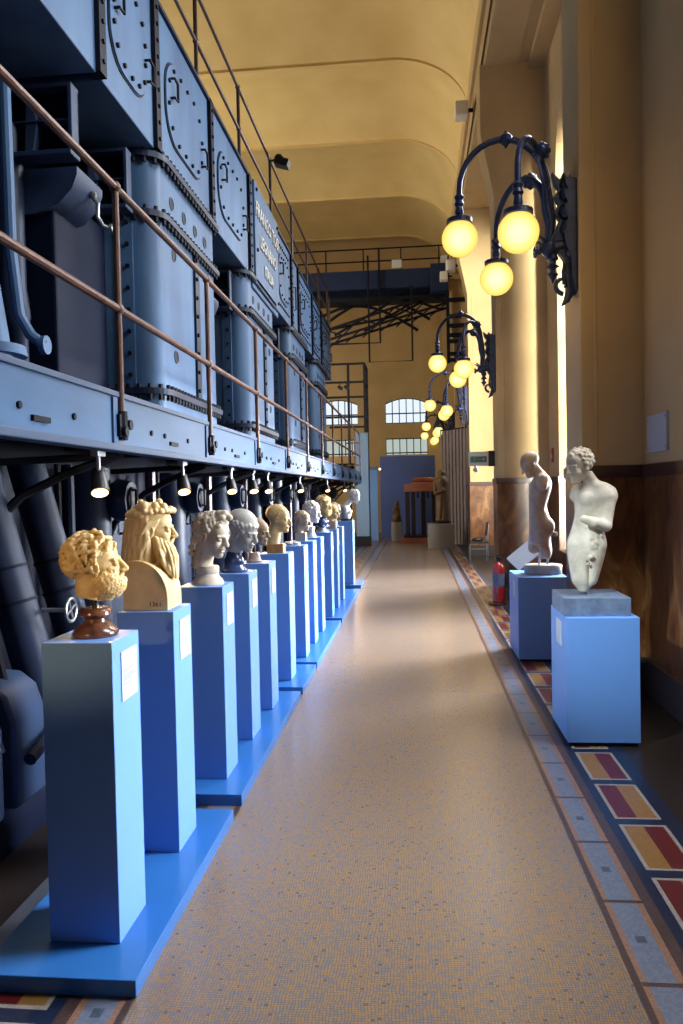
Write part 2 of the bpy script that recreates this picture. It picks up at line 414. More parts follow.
def stone(g, name, material, parent, M=None, extra=None):
    V, Q = g.mesh()
    me = bpy.data.meshes.new(name)
    vs = [tuple((M @ Vector(p)) if M is not None else p) for p in V]
    me.from_pydata(vs, [], Q.tolist()); me.materials.append(MATS[material])
    me.polygons.foreach_set('use_smooth', [True] * len(me.polygons)); me.update()
    o = bpy.data.objects.new(name, me); COL.objects.link(o); o.parent = parent
    return o

def face_grid(h, hair='short', beard=None, seed=1, bare=None, wreath=False, bun=False, neck=True, g=None):
    """a carved head looking along +X, chin at z = .01, crown at z = .25"""
    rnd = random.Random(seed)
    if g is None: g = Grid((-.175, -.14, -.16), (.175, .14, .32), h)
    g.ell((-.012, 0, .165), (.098, .075, .086), .01)
    g.ell((.03, 0, .105), (.066, .058, .088), .02)
    g.cone((.02, 0, .055), (.070, 0, .032), .043, .026, .02)
    g.ell((.045, 0, .17), (.046, .058, .05), .02)
    for s in (-1, 1):
        g.ell((.066, s * .036, .092), (.024, .02, .024), .015)
        g.ell((.100, s * .033, .125), (.019, .021, .014), .009, True)
        g.ell((.081, s * .032, .124), (.0135, .017, .0115), .002)
        g.cone((.097, s * .010, .143), (.080, s * .052, .141), .008, .006, .007)
        g.ell((.004, s * .077, .115), (.02, .011, .032), .005)
        g.ell((.006, s * .086, .118), (.009, .006, .017), .004, True)
    g.cone((.096, 0, .138), (.119, 0, .098), .008, .0125, .008)
    g.ell((.108, 0, .093), (.012, .018, .009), .006)
    g.ell((.095, 0, .067), (.014, .023, .0065), .004)
    g.ell((.093, 0, .053), (.013, .019, .007), .004)
    g.ell((.108, 0, .0605), (.012, .021, .0022), .003, True)
    g.ell((.083, 0, .030), (.018, .02, .018), .01)
    if neck: g.cone((-.022, 0, .09), (-.035, 0, -.12), .054, .062, .02)
    def fib(n):
        for i in range(n):
            z = 1 - 2 * (i + .5) / n; a = i * 2.39996; q = math.sqrt(1 - z * z); yield q * math.cos(a), q * math.sin(a), z
    if hair == 'short':
        g.ell((-.022, 0, .177), (.098, .081, .080), .006)
        for x, y, z in fib(420):
            if (x > .45 and z < .42) or z < -.45 or (x > .1 and z < -.1): continue
            g.ell((-.020 + .098 * x, .081 * y, .172 + .084 * z), (.009, .009, .007), .004)
    if hair == 'curly':
        b = 1.0
        for x, y, z in fib(210 if h < .005 else 110):
            if (x > .52 and z < .40) or z < -.85 or (x > -.05 and z < -.22) or (x > .25 and z < .05): continue
            r = rnd.uniform(.013, .021) * b; q = rnd.uniform(.93, 1.03)
            p = (-.018 + .100 * x * q, .085 * y * q, .160 + .092 * z * q)
            g.ell(p, (r, r * rnd.uniform(.7, 1), r * rnd.uniform(.6, 1)), .004, rot=('Y', rnd.uniform(0, 3)))
            g.ell((p[0] + .10 * r * x, p[1] + 1.0 * r * y * .95, p[2] + .7 * r * z), (r * .28, r * .28, r * .28), .003, True)
    if hair == 'locks':
        g.ell((-.024, 0, .170), (.094, .078, .082), .006)
        for x, y, z in fib(150):
            if (x > .50 and z < .46) or z < -.9 or (x > -.15 and z < -.25) or (x > .25 and z < .12): continue
            n = Vector((x, y, z)).normalized(); c = Vector((-.018 + .096 * x, .080 * y, .165 + .086 * z))
            t = Vector((-.5 + rnd.uniform(-.5, .5), y * .9 + rnd.uniform(-.5, .5), -.8 + rnd.uniform(-.3, .3))); t = (t - n * t.dot(n)).normalized(); sd = n.cross(t)
            r = rnd.uniform(.010, .0145); w = rnd.choice((-1, 1)) * .010; out = .006 + (.010 if x > .2 and z > .3 else 0)
            P = [c, c + t * .020 + n * out + sd * w, c + t * .038 + n * out * .8 - sd * w * .3, c + t * .050 + n * .002 - sd * w]
            for i in range(3): g.cone(tuple(P[i]), tuple(P[i + 1]), r * (1 - .22 * i), r * (.78 - .22 * i), .003)
    if hair == 'long':
        g.ell((-.022, 0, .175), (.098, .080, .080), .006)
        for i in range(46):
            a = PI * (.34 + 1.32 * i / 45.0); x, y = math.cos(a), math.sin(a); wv = .005 * math.sin(i * 1.7); xb = min(x, .0)
            P = [(-.014 + .040 * xb, .036 * y, .250), (-.016 + .078 * xb, .066 * y, .222), (-.02 + .100 * xb, .083 * y, .165), (-.028 + (.094 + wv) * min(x, .25), (.080 + wv) * y, .085), (-.040 + .090 * x, (.074 - wv) * y, .01), (-.045 + .088 * x + rnd.uniform(-.006, .006), .074 * y, -.09 - .03 * rnd.random())]
            rr = rnd.uniform(.7, 1.1); W = (.007, .009, .010, .011, .011, .007)
            for q in range(5): g.cone(P[q], P[q + 1], W[q] * rr, W[q + 1] * rr, .0015)
        for i in range(15):      # waves swept back from the brow
            for s in (-1, 1):
                zz = .235 - .0085 * i; x0 = .070 - .0045 * i if i < 9 else .030 - .004 * (i - 9)
                yy = s * (.010 + .0085 * i if i < 8 else .078)
                g.cone((x0, yy * .9, zz), (x0 - .045, yy * 1.05 + s * .006, zz - .012), .0075, .009, .002); g.cone((x0 - .045, yy * 1.05 + s * .006, zz - .012), (x0 - .09, yy * .95, zz - .02), .009, .008, .002)
    if hair == 'helmet':
        g.ell((-.02, 0, .185), (.106, .086, .088), .006)
        for x, y, z in fib(260):
            if x < -.2 or z > .30 or (x > .62 and z < .12) or z < -.45: continue
            r = rnd.uniform(.011, .016); g.ell((-.016 + .106 * x, .088 * y, .168 + .082 * z), (r, r, r), .003)
    if hair == 'broken':
        g.ell((-.02, 0, .175), (.092, .078, .080), .006)
        for x, y, z in fib(120):
            if (x > .45 and z < .42) or z < -.5: continue
            r = rnd.uniform(.008, .015); g.ell((-.02 + .092 * x, .078 * y, .17 + .08 * z), (r, r, r * .7), .004)
        g.ell((-.12, .03, .12), (.06, .08, .11), .01, True)
    if bun:
        for x, y, z, r in ((.055, 0, .268, .028), (.085, .01, .255, .024), (.03, -.01, .262, .026), (.065, -.025, .25, .02), (-.10, .02, .10, .038), (-.115, 0, .06, .03), (-.105, -.03, .02, .022), (-.085, -.05, -.01, .018)):
            g.ell((x, y, z), (r, r * .9, r * .85), .008)
    if wreath:
        for i in range(26):
            a = 2 * PI * i / 26; x, y = math.cos(a), math.sin(a)
            r = rnd.uniform(.013, .019); g.ell((-.010 + .104 * x, .088 * y, .205 + .02 * x + rnd.uniform(-.006, .008)), (r, r, r * .85), .003)
        for x, y, z, r in ((-.03, -.075, .238, .025), (-.065, -.075, .20, .022), (.02, -.07, .245, .018), (-.085, -.05, .205, .02), (-.045, -.08, .195, .02), (.09, -.03, .225, .018), (.06, -.055, .240, .019), (-.10, -.03, .195, .018), (.10, .01, .222, .016), (.0, -.078, .215, .017), (-.05, -.05, .252, .018), (.035, -.035, .262, .017)):
            g.ell((x, y, z), (r, r, r), .003)
    if beard == 'curly':
        for x, y, z in fib(150):
            if z > (.25 if abs(y) < .62 else .75) or x < -.42 or (x > .6 and z > -.02 and abs(y) < .45): continue
            r = rnd.uniform(.012, .019); p = (.035 + .070 * x, .066 * y, .052 + .062 * z)
            g.ell(p, (r, r * .85, r * .9), .004)
            g.ell((p[0] + .9 * r * x, p[1] + .9 * r * y, p[2] + .9 * r * z), (r * .28,) * 3, .003, True)
        for s in (-1, 1): g.cone((.104, s * .006, .078), (.092, s * .036, .058), .008, .010, .004)
    if beard == 'long':
        for lay, cnt, rr in ((.86, 20, .0105), (1.02, 17, .0095), (1.14, 11, .009)):
            for i in range(cnt):
                a = -1.5 + 3.0 * (i + .5) / cnt; s = math.sin(a); c = math.cos(a); w1, w2 = rnd.uniform(-.009, .009), rnd.uniform(-.009, .009)
                P = [(.016 + .066 * c * lay, .066 * s * min(lay, 1.04), .092 - .026 * c), (.028 + .074 * c * lay, (.068 * s + w1) * min(lay, 1.05), .045 - .01 * c), (.045 + .074 * c * lay, (.062 * s + w2) * lay, -.005),
                     (.066 + .060 * c * lay, (.048 * s + w1) * lay, -.05 - .012 * c), (.088 + .046 * c * lay, (.032 * s + w2 * .5) * lay, -.085 - .035 * c * rnd.uniform(.7, 1.1))]
                for q in range(4): g.cone(P[q], P[q + 1], rr * (.8, 1, 1.05, .9)[q], rr * (1, 1.05, .9, .45)[q], .0015)
        g.cone((.04, 0, .04), (.085, 0, -.05), .05, .028, .01)
        for s in (-1, 1): g.cone((.106, s * .006, .078), (.090, s * .038, .045), .008, .010, .003)
    return g

def hpose(scale, yaw=0, pitch=0, roll=0, at=(0, 0, 0), z0=0):
    return Matrix.Translation(at) @ Matrix.Rotation(R(yaw), 4, 'Z') @ Matrix.Rotation(R(pitch), 4, 'Y') @ Matrix.Rotation(R(roll), 4, 'X') @ Matrix.Scale(scale, 4) @ Matrix.Translation((0, 0, -z0))

# ------------------------------------------------------------------ the hall: floor, walls, ceiling
FM = ['f_main', 'f_brown', 'f_orange', 'f_blue', 'f_navy', 'f_white', 'f_ochre', 'f_red', 'f_dark', 'f_grille', 'f_slate']
YF0, YF1 = -6.0, 30.0
def build_floor():
    mb = MB()
    def quad(x0, x1, y0, y1, m): mb.add([(x0, y0, 0), (x1, y0, 0), (x1, y1, 0), (x0, y1, 0)], [(0, 1, 2, 3)], m)
    XM = -.127
    quad(-.945, .69, YF0, YF1, 0)
    per = .513; n0 = int((YF0 - 3.568) / per); n1 = int((YF1 - 3.568) / per)
    y0b, y1b = 3.568 + n0 * per, 3.568 + n1 * per
    for side in (1, -1):
        def Q(a, b, y0, y1, m):
            if side < 0: a, b = 2 * XM - b, 2 * XM - a
            quad(a, b, y0, y1, m)
        Q(.69, .717, y0b, y1b, 1); Q(.865, .912, y0b, y1b, 1); Q(.912, .958, y0b, y1b, 4); Q(1.182, 1.26, y0b, y1b, 4)
        for k in range(n0, n1):
            ya = 3.568 + k * per; yb = ya + per
            Q(.717, .865, ya, ya + .022, 1)
            Q(.717, .738, ya + .022, yb, 2); Q(.838, .865, ya + .022, yb, 2)
            ym = (ya + yb) / 2 + .01
            Q(.738, .838, ya + .022, ym - .022, 3); Q(.738, .838, ym + .022, yb, 3)
            Q(.738, .770, ym - .022, ym + .022, 3); Q(.770, .806, ym - .022, ym + .022, 10); Q(.806, .838, ym - .022, ym + .022, 3)
            ra = ya + .275 - per + .513; rb = ra + .444
            ra -= .005
            Q(.958, 1.182, ra - .0, ra + .018, 5); Q(.958, 1.182, rb - .018, rb, 5); Q(.958, 1.182, rb, ra + per, 4)
            Q(.958, .976, ra + .018, rb - .018, 5); Q(1.164, 1.182, ra + .018, rb - .018, 5)
            c = (6, 7) if k % 2 else (7, 6)
            Q(.976, 1.07, ra + .018, rb - .018, c[0]); Q(1.07, 1.164, ra + .018, rb - .018, c[1])
    quad(1.26, 3.4, YF0, YF1, 8)
    L = 2 * XM - 1.26
    quad(-1.62, L, YF0, YF1, 9); quad(-12.0, -1.62, YF0, YF1, 8)
    o = mb.build('floor', FM, smooth=False); struct(o)
    import bmesh
build_floor()
sl = MB().box(-12, 3.4, YF0, YF1, -.3, -.02); struct(sl.build('floor_slab', 'f_dark'))

PITCH = 6.22
PY0 = [6.25 + PITCH * k for k in range(4)] + [29.15, .03]      # near face of each pier
XP, XW = 1.335, 2.15                            # pier face, bay wall
ntrim = [0]
def trim(mb, mats, bevel=0.0):
    ntrim[0] += 1; return struct(mb.build('trim_%d' % ntrim[0], mats, smooth=False, bevel=bevel))
def dado_box(x0, x1, y0, y1):
    """marble cladding panel, dark band and granite skirting round a wall face"""
    t = .012
    mb = MB(); mb.box(x0 - t, x1 + t, y0 - t, y1 + t, .28, 1.72); trim(mb, 'dado')
    mb = MB(); mb.box(x0 - t - .014, x1 + t + .014, y0 - t - .014, y1 + t + .014, 1.72, 1.815); trim(mb, 'band', .006)
    ntrim[0] += 0
    mb = MB(); mb.box(x0 - t - .012, x1 + t + .012, y0 - t - .012, y1 + t + .012, 0, .28)
    o = mb.build('baseboard_right', 'skirting', smooth=False, bevel=.006); struct(o)

# piers with corbelled heads
for k, y in enumerate(PY0):
    mb = MB(); mb.prism([(2.9, 0), (XP, 0), (XP, 6.35), (1.14, 7.3), (1.14, 8.4), (2.9, 8.4)], 'Y', y, y + .62)
    # fine arris fillet next to the corner
    mb.box(XP + .10, XP + .13, y - .006, y + .01, 1.82, 6.3)
    struct(mb.build('wall_right_pier', 'plaster', smooth=False, bevel=.012))
    dado_box(XP, 2.9, y, y + .62)

def arch_poly(y0, y1, zs, rise, n=14):
    pts = []
    w = (y1 - y0) / 2; c = (y0 + y1) / 2
    for i in range(n + 1):
        t = PI * i / n; pts.append((c + w * math.cos(t), zs + rise * math.sin(t)))
    return pts     # from y1 side over the crown to y0
def bay_wall(name, x0, x1, ya, yb, oy0, oy1, sill, spring, rise, top):
    """wall with one arched opening, as solid blocks round it"""
    mb = MB()
    mb.box(x0, x1, ya, oy0, 0, top); mb.box(x0, x1, oy1, yb, 0, top)
    if sill > 0: mb.box(x0, x1, oy0, oy1, 0, sill)
    arc = arch_poly(oy0, oy1, spring, rise)
    for i in range(len(arc) - 1):
        a, b = arc[i], arc[i + 1]
        mb.prism([a, b, (b[0], top), (a[0], top)], 'X', x0, x1)
    return struct(mb.build(name, 'plaster', smooth=False))
def bay_window(n, x, oy0, oy1, sill, spring, rise):
    t = bpy.data.objects.new('window_%d' % n, None); COL.objects.link(t); t.location = (x, (oy0 + oy1) / 2, sill); struct(t)
    mb = MB(); arc = [(oy1, sill), *arch_poly(oy0, oy1, spring, rise), (oy0, sill)]
    mb.tube([(x, p[0], p[1]) for p in arc], .04, 4, closed=True)
    for i in range(1, 4):
        yy = oy0 + (oy1 - oy0) * i / 4; hh = spring + rise * math.sqrt(max(0, 1 - ((yy - (oy0 + oy1) / 2) / ((oy1 - oy0) / 2)) ** 2))
        mb.bar((x, yy, sill), (x, yy, hh), .035)
    for i in range(1, 6):
        zz = sill + (spring - sill) * i / 5; mb.bar((x, oy0, zz), (x, oy1, zz), .035)
    mb.build('window_frame', 'white_plastic', t, smooth=False)
    g = MB(); g.add([(x, p[0], p[1]) for p in arc], [tuple(range(len(arc)))]); g.build('glass', 'glass', t, smooth=False)
# bay 0 (beside the camera), bay 1, bay 2 (the tall glazed exit bay), bay 3
bay_wall('wall_right', 1.82, 2.9, -6.0, PY0[0], 2.6, 5.0, .8, 6.0, 1.3, 8.4); bay_window(1, 2.7, 2.6, 5.0, .8, 6.0, 1.3)
for (a, b) in ((-6.0, 2.6), (5.0, PY0[0])): dado_box(1.82, 2.9, a, b)
bay_wall('wall_right', XW, 2.9, PY0[0] + .62, PY0[1], 7.5, 11.62, .70, 6.4, 1.35, 8.4); bay_window(2, 2.75, 7.5, 11.62, .70, 6.4, 1.35)
for (a, b) in ((PY0[0] + .62, 7.5), (11.62, PY0[1])): dado_box(XW, 2.9, a, b)
bay_wall('wall_right', XW + .25, 2.9, PY0[1] + .62, PY0[2], PY0[1] + .9, PY0[2] - .25, .30, 7.2, 1.0, 8.4); bay_window(3, 2.8, PY0[1] + .9, PY0[2] - .25, .30, 7.2, 1.0)
bay_wall('wall_right', XW, 2.9, PY0[2] + .62, PY0[3], PY0[2] + 2.0, PY0[3] - .9, .70, 6.4, 1.35, 8.4); bay_window(4, 2.75, PY0[2] + 2.0, PY0[3] - .9, .70, 6.4, 1.35)
dado_box(XW, 2.9, PY0[2] + .62, PY0[2] + 2.0)
mb = MB(); mb.box(XW, 2.9, PY0[3] + .62, 29.15, 0, 8.4); mb.box(XW, 2.9, 29.77, 30, 0, 8.4); struct(mb.build('wall_right', 'plaster', smooth=False))
# marble panels below the openings and their dark sills
for (x, a, b, s) in ((1.82, 2.6, 5.0, .8), (XW, 7.5, 11.62, .70), (XW, PY0[2] + 2.0, PY0[3] - .9, .70)):
    mb = MB(); mb.box(x - .012, x + .05, a, b, .28, s - .04); trim(mb, 'dado')
    mb = MB(); mb.box(x - .04, 2.9, a, b, s - .04, s + .01); trim(mb, 'band')
    mb = MB(); mb.box(x - .024, x + .05, a, b, 0, .28); struct(mb.build('baseboard_right', 'skirting', smooth=False))
# bay soffits, crane beam and the wall above it
mb = MB(); mb.box(1.26, 3.2, -6, 30, 8.4, 8.75); mb.box(1.9, 2.15, -6, 30, 8.28, 8.4); struct(mb.build('ceiling_soffit', 'plaster', smooth=False))
mb = MB(); mb.box(1.22, 1.75, -6, 30, 8.38, 9.1); mb.box(1.30, 3.2, -6, 30, 9.1, 12.2); mb.box(1.16, 1.34, -6, 30, 9.1, 9.22); struct(mb.build('wall_right_beam', 'plaster', smooth=False, bevel=.015))
tag(MB().tube([(1.196, -6, 8.52), (1.196, 29.9, 8.52)], .016, 8).build('conduit', 'copper_dark'), 'thin dark conduit running along the edge of the high beam above the windows', 'conduit')

# vaulted ceiling: shallow shells between cross ribs, curving down to the right wall
def build_ceiling():
    mb = MB(); SE = 17.35; P = 3.94
    ys = []; k0 = -6; k1 = 4
    for k in range(k0, k1):
        for i in range(12): ys.append((SE + P * (k + i / 12.0), i / 12.0))
    ys.append((SE + P * k1, 0.0))
    xs = [-12, -8, -5, -3, -1.6, -.8, -.4] + [-.4 + 1.72 * math.sin(PI / 2 * i / 12) for i in range(1, 13)]
    vs = []
    for (y, t) in ys:
        b = .55 * (1 - (2 * t - 1) ** 2)
        for x in xs:
            u = max(0, (x + .4) / 1.72); d = 1.25 * (1 - math.sqrt(max(0, 1 - u * u)))
            vs.append((x, y, 11.3 - d + b * (1 - .55 * u * u)))
    n = len(xs); fs = []
    for j in range(len(ys) - 1):
        for i in range(n - 1): fs.append((j * n + i, j * n + i + 1, (j + 1) * n + i + 1, (j + 1) * n + i))
    mb.add(vs, fs); struct(mb.build('ceiling', 'ceiling_paint', ang=20))
    for k in range(k0, k1 + 1):     # cross ribs
        y = SE + P * k; pts = [(x, 11.3 - 1.25 * (1 - math.sqrt(max(0, 1 - max(0, (x + .4) / 1.72) ** 2)))) for x in xs]
        r = MB(); poly = pts + [(p[0], p[1] + .3) for p in reversed(pts)]
        r.prism([(p[0], p[1] - .035) for p in pts] + [(p[0], p[1] + .25) for p in reversed(pts)], 'Y', y - .045, y + .045)
        trim(r, 'ceiling_paint')
build_ceiling()
mb = MB(); mb.box(-12, 3.2, -6, 30, 12.3, 12.5); struct(mb.build('roof', 'plaster', smooth=False))

# end wall with two pairs of iron windows
for k in range(7):      # glowing clerestory added out of view, as a source for the ceiling fill
    y = -1 + 4.2 * k; t = bpy.data.objects.new('window_%d' % (20 + k), None); COL.objects.link(t); t.location = (-12, y + 1.6, 7.2); struct(t)
    MB().box(-12.0, -11.95, y, y + 3.2, 7.2, 9.6).build('pane', 'window_glow', t, smooth=False)
    f = MB(); [f.bar((-11.93, y + 3.2 * j / 4, 7.2), (-11.93, y + 3.2 * j / 4, 9.6), .06) for j in range(5)]; [f.bar((-11.93, y, 7.2 + 1.2 * j), (-11.93, y + 3.2, 7.2 + 1.2 * j), .06) for j in range(3)]; f.build('window_frame', 'iron', t, smooth=False)
def end_wall():
    Y = 30.0; ops = []
    cols = [(-1.11, .53), (-3.75, -2.2), (-6.5, -4.9)]
    for (a, b) in cols: ops += [(a, b, 4.28, 5.08, .2), (a, b, 3.05, 3.70, 0)]
    mb = MB(); xb = sorted({-12.0, 3.2} | {c for ab in cols for c in ab})
    for i in range(len(xb) - 1):
        a, b = xb[i], xb[i + 1]
        if (a, b) in cols:
            mb.box(a, b, Y, Y + .5, 0, 3.05); mb.box(a, b, Y, Y + .5, 3.70, 4.28)
            n = 10; arc = [(a + (b - a) * j / n, 5.08 + .2 * (1 - (2 * j / n - 1) ** 2)) for j in range(n + 1)]
            for j in range(n): mb.prism([arc[j], arc[j + 1], (arc[j + 1][0], 12), (arc[j][0], 12)], 'Y', Y, Y + .5)
        else: mb.box(a, b, Y, Y + .5, 0, 12)
    struct(mb.build('wall_end', 'plaster', smooth=False))
    n = 4
    for (a, b, z0, z1, r) in ops:
        n += 1; t = bpy.data.objects.new('window_%d' % n, None); COL.objects.link(t); t.location = ((a + b) / 2, Y + .2, z0); struct(t)
        g = MB(); g.box(a, b, Y + .25, Y + .27, z0, z1 + r); g.build('pane', 'window_glow' if r else 'window_glow_low', t, smooth=False)
        f = MB()
        for i in range(7): f.bar((a + (b - a) * i / 6, Y + .2, z0), (a + (b - a) * i / 6, Y + .2, z1 + r * (1 - (2 * i / 6 - 1) ** 2)), .035)
        for zz in ((z0 + .02, (z0 + z1) / 2, ) if r else (z0 + .08,)): f.bar((a, Y + .2, zz), (b, Y + .2, zz), .045)
        arc = [(a + (b - a) * j / 10, Y + .2, z1 + r * (1 - (2 * j / 10 - 1) ** 2)) for j in range(11)]
        f.tube(arc, .035, 6); f.build('window_frame', 'iron', t, smooth=False)
end_wall()
mb = MB(); mb.box(-12.3, -12, -6, 30.5, 0, 12.4); struct(mb.build('wall_left', 'plaster', smooth=False))
# ------------------------------------------------------------------ the engine
XE = -2.1
eng = thing('diesel_engine', 'huge blue riveted diesel engine filling the left side behind the catwalk', 'engine', (-3.0, 10.0, 0))
def rivet(mb, p, n, r=.016, h=.016, m=0):
    p = Vector(p); n = Vector(n); mb.cyl(p - n * .004, p + n * h, r, 6, m)
def rrect(y0, y1, z0, z1, r, n=6):
    pts = []
    for (cy, cz, a0) in ((y1 - r, z0 + r, -90), (y1 - r, z1 - r, 0), (y0 + r, z1 - r, 90), (y0 + r, z0 + r, 180)):
        for i in range(n + 1):
            a = R(a0 + 90 * i / n); pts.append((cy + r * math.cos(a), cz + r * math.sin(a)))
    return pts
def handle(parent, x, y, z, flip):
    d = .045; h = .085; w = .09 * flip
    MB().tube([(x, y, z + h), (x + d, y, z + h), (x + d, y + w, z + h * .9), (x + d, y + w, z - h * .9), (x + d, y, z - h), (x, y, z - h)], .012, 6).build('handle', 'engine_line', parent)
BOXES = [(-1.0, 1.55, 0), (1.65, 3.3, 1), (3.4, 5.05, 0), (5.15, 6.2, 1), (6.3, 7.92, 1), (8.05, 9.8, 1), (11.8, 13.2, 2), (13.3, 13.98, 3), (14.08, 15.88, 2), (15.98, 17.45, 2), (17.55, 19.6, 2)]
ZB0, ZB1 = 4.52, 5.78
for (a, b, kind) in BOXES:
    mb = MB(); mb.box(-3.7, XE, a, b, ZB0, ZB1)
    if kind == 2:   # riveted rows above and below the cover
        for zz in (4.66, 5.62):
            for k in range(8): rivet(mb, (XE, a + (b - a) * (.15 + .68 * k / 7.0), zz), (1, 0, 0), .024, .02, 1)
    bx = mb.build('header_box', ['engine', 'engine_line'], eng, smooth=False, bevel=.008)
    if kind in (1, 2):
        w = b - a; y0, y1 = a + .13 * w, b - .17 * w; z0, z1 = 4.76, 5.50
        r = min(.30, (y1 - y0) * .36)
        g = MB(); g.prism(rrect(y0 - .012, y1 + .012, z0 - .012, z1 + .012, r), 'X', XE - .01, XE + .008)
        gk = g.build('gasket', 'engine_line', bx, smooth=False)
        c = MB(); c.prism(rrect(y0, y1, z0, z1, r), 'X', XE - .01, XE + .02)
        bm_ = c; P = rrect(y0 + .05, y1 - .05, z0 + .05, z1 - .05, r * .85, 3)
        N = 14; L = [0]; 
        for i in range(len(P)): L.append(L[-1] + (Vector(P[i]) - Vector(P[(i + 1) % len(P)])).length)
        for k in range(N):
            s = L[-1] * (k + .5) / N; i = max(j for j in range(len(P)) if L[j] <= s); t = (s - L[i]) / (L[i + 1] - L[i]); q = Vector(P[i]).lerp(Vector(P[(i + 1) % len(P)]), t)
            rivet(bm_, (XE + .018, q.x, q.y), (1, 0, 0), .020, .022, 1)
        cv = c.build('inspection_cover', ['engine', 'engine_line'], eng, smooth=False, bevel=.003)
        handle(cv, XE + .015, y0 + .10 * (y1 - y0), (z0 + z1) / 2 + .10, 1); handle(cv, XE + .015, y1 - .06 * (y1 - y0), (z0 + z1) / 2 - .10, 1)
    if kind == 3:
        e = MB(); e.tube([(XE + .01, a + .2, 4.9), (XE + .05, a + .2, 4.9), (XE + .05, a + .2, 5.3), (XE + .01, a + .2, 5.3)], .012, 6); e.build('handle', 'engine_line', bx)
    tr = MB(); tr.box(-3.7, XE + .03, a - .02, b + .02, ZB1, ZB1 + .035); tr.build('top_ledge', 'engine_mid', bx, smooth=False)
for y in (1.6, 3.35, 5.10, 6.25, 7.985, 9.87, 13.25, 14.03, 15.93, 17.5):
    mb = MB(); mb.box(XE - .06, XE + .035, y - .055, y + .055, ZB0 + .01, ZB1 + .034)
    for k in range(9): rivet(mb, (XE + .035, y, 4.62 + .135 * k), (1, 0, 0), .018, .014)
    mb.build('seam_flange', 'engine_line', eng, smooth=False)
# maker's plate
mb = MB(); mb.box(-3.7, XE + .03, 9.93, 11.78, 4.36, 5.80)
pb = mb.build('header_box', 'engine', eng, smooth=False, bevel=.02)
mb = MB(); mb.box(XE + .02, XE + .06, 10.0, 11.72, 4.44, 5.80)
for (y, z) in ((10.1, 5.7), (11.62, 5.7), (10.1, 4.9), (11.62, 4.55)): rivet(mb, (XE + .06, y, z), (1, 0, 0), .028, .025, 1)
pl = mb.build('name_plate', ['engine', 'engine_line'], eng, smooth=False, bevel=.01)
Mt = Matrix(((0, 0, 1, XE + .06), (1, 0, 0, 10.88), (0, 1, 0, 0), (0, 0, 0, 1)))
def plate_text(s, size, y, z):
    m = Matrix(((0, 0, 1, XE + .062), (1, 0, 0, y), (0, 1, 0, z), (0, 0, 0, 1)))
    q = MB(); add_text(q, s, size, m, 0, .012); o = q.build('lettering', 'white_plastic', pl, smooth=False)
    sh = MB(); vs, fs = text_mesh(s, size, .006); sh.add([m @ Vector((v[0], v[1] - .022, v[2] - .004)) for v in vs], fs); sh.build('lettering_edge', 'engine_line', pl, smooth=False)
plate_text('FRANCO TOSI', .262, 10.87, 5.36); plate_text('LEGNANO', .25, 10.87, 5.0); plate_text('ITALIA', .22, 10.87, 4.68)

# rounded columns carrying the header boxes
def column(y0, y1):
    def outline(o=0.0, r=.18):
        pts = [(-3.1, y0 - o)]; cx, cy = XE - r, y0 + r
        for i in range(9):
            a = R(-90 + 90 * i / 8); pts.append((cx + (r + o) * math.cos(a), cy + (r + o) * math.sin(a)))
        pts += [(XE + o, y1 + o), (-3.1, y1 + o)]; return pts
    mb = MB(); mb.prism(outline(), 'Z', 2.12, ZB0); col = mb.build('column', 'engine', eng, bevel=0)
    for (z, o, h) in ((2.50, .055, .05), (3.98, .055, .05), (ZB0 - .06, .06, .05)):
        f = MB(); f.prism(outline(o), 'Z', z, z + h)
        P = outline(o - .022); L = [0]
        for i in range(len(P) - 1): L.append(L[-1] + (Vector(P[i]) - Vector(P[i + 1])).length)
        s = .55
        while s < L[-1] - 1.0:
            i = max(j for j in range(len(P) - 1) if L[j] <= s); t = (s - L[i]) / (L[i + 1] - L[i]); q = Vector(P[i]).lerp(Vector(P[i + 1]), t)
            f.cyl((q.x, q.y, z - .045), (q.x, q.y, z + h + .035), .019, 6, 1); s += .092
        f.build('bolted_flange', ['engine_mid', 'engine_line'], col, smooth=False)
    s = MB(); ys = y0 + 1.12; s.box(XE - .01, XE + .022, ys - .07, ys + .07, 2.55, 3.98)
    for k in range(8): rivet(s, (XE + .02, ys - .035, 2.66 + .18 * k), (1, 0, 0), .020, .02, 1)
    s.build('joint_strip', ['engine_mid', 'engine_line'], col, smooth=False)
    s = MB(); s.box(XE - .32, XE - .20, y0 - .03, y0 + .01, 2.15, ZB0 - .06)
    for k in range(12): rivet(s, (XE - .24, y0 - .03, 2.3 + .18 * k), (0, -1, 0), .018, .02, 1)
    s.build('edge_strip', ['engine', 'engine_line'], col, smooth=False)
    for (y, z) in ((y0 + .42, 4.22), (y0 + .78, 4.22), (y0 + 1.14, 4.22), (y0 + 1.48, 4.22), (y0 + .45, 3.78), (y0 + .45, 2.88), (y0 + 1.5, 3.72), (y0 + 1.5, 2.88)):
        hmb = MB(); hmb.lathe([(.058, -.01), (.058, .006), (.046, .008), (.046, .003)], 16, (XE, y, z), 0, 'X'); hmb.lathe([(.045, -.01), (.045, .004)], 16, (XE, y, z), 1, 'X')
        hmb.build('hole_disc', ['engine_mid', 'engine_line'], col)  # open hole drawn as a dark disc, its shade put into the colour
COLS = [(-.6, 1.2), (6.2, 8.0), (9.6, 11.4), (13.0, 14.8), (16.4, 18.2)]
for c in COLS: column(*c)

# deep dark core behind the columns
mb = MB(); mb.box(-4.2, -3.05, -1, 19.6, 0, 5.7); mb.box(-3.1, -2.75, 1.3, 2.6, 2.2, 4.5); mb.build('engine_core', 'engine_dark', eng, smooth=False)
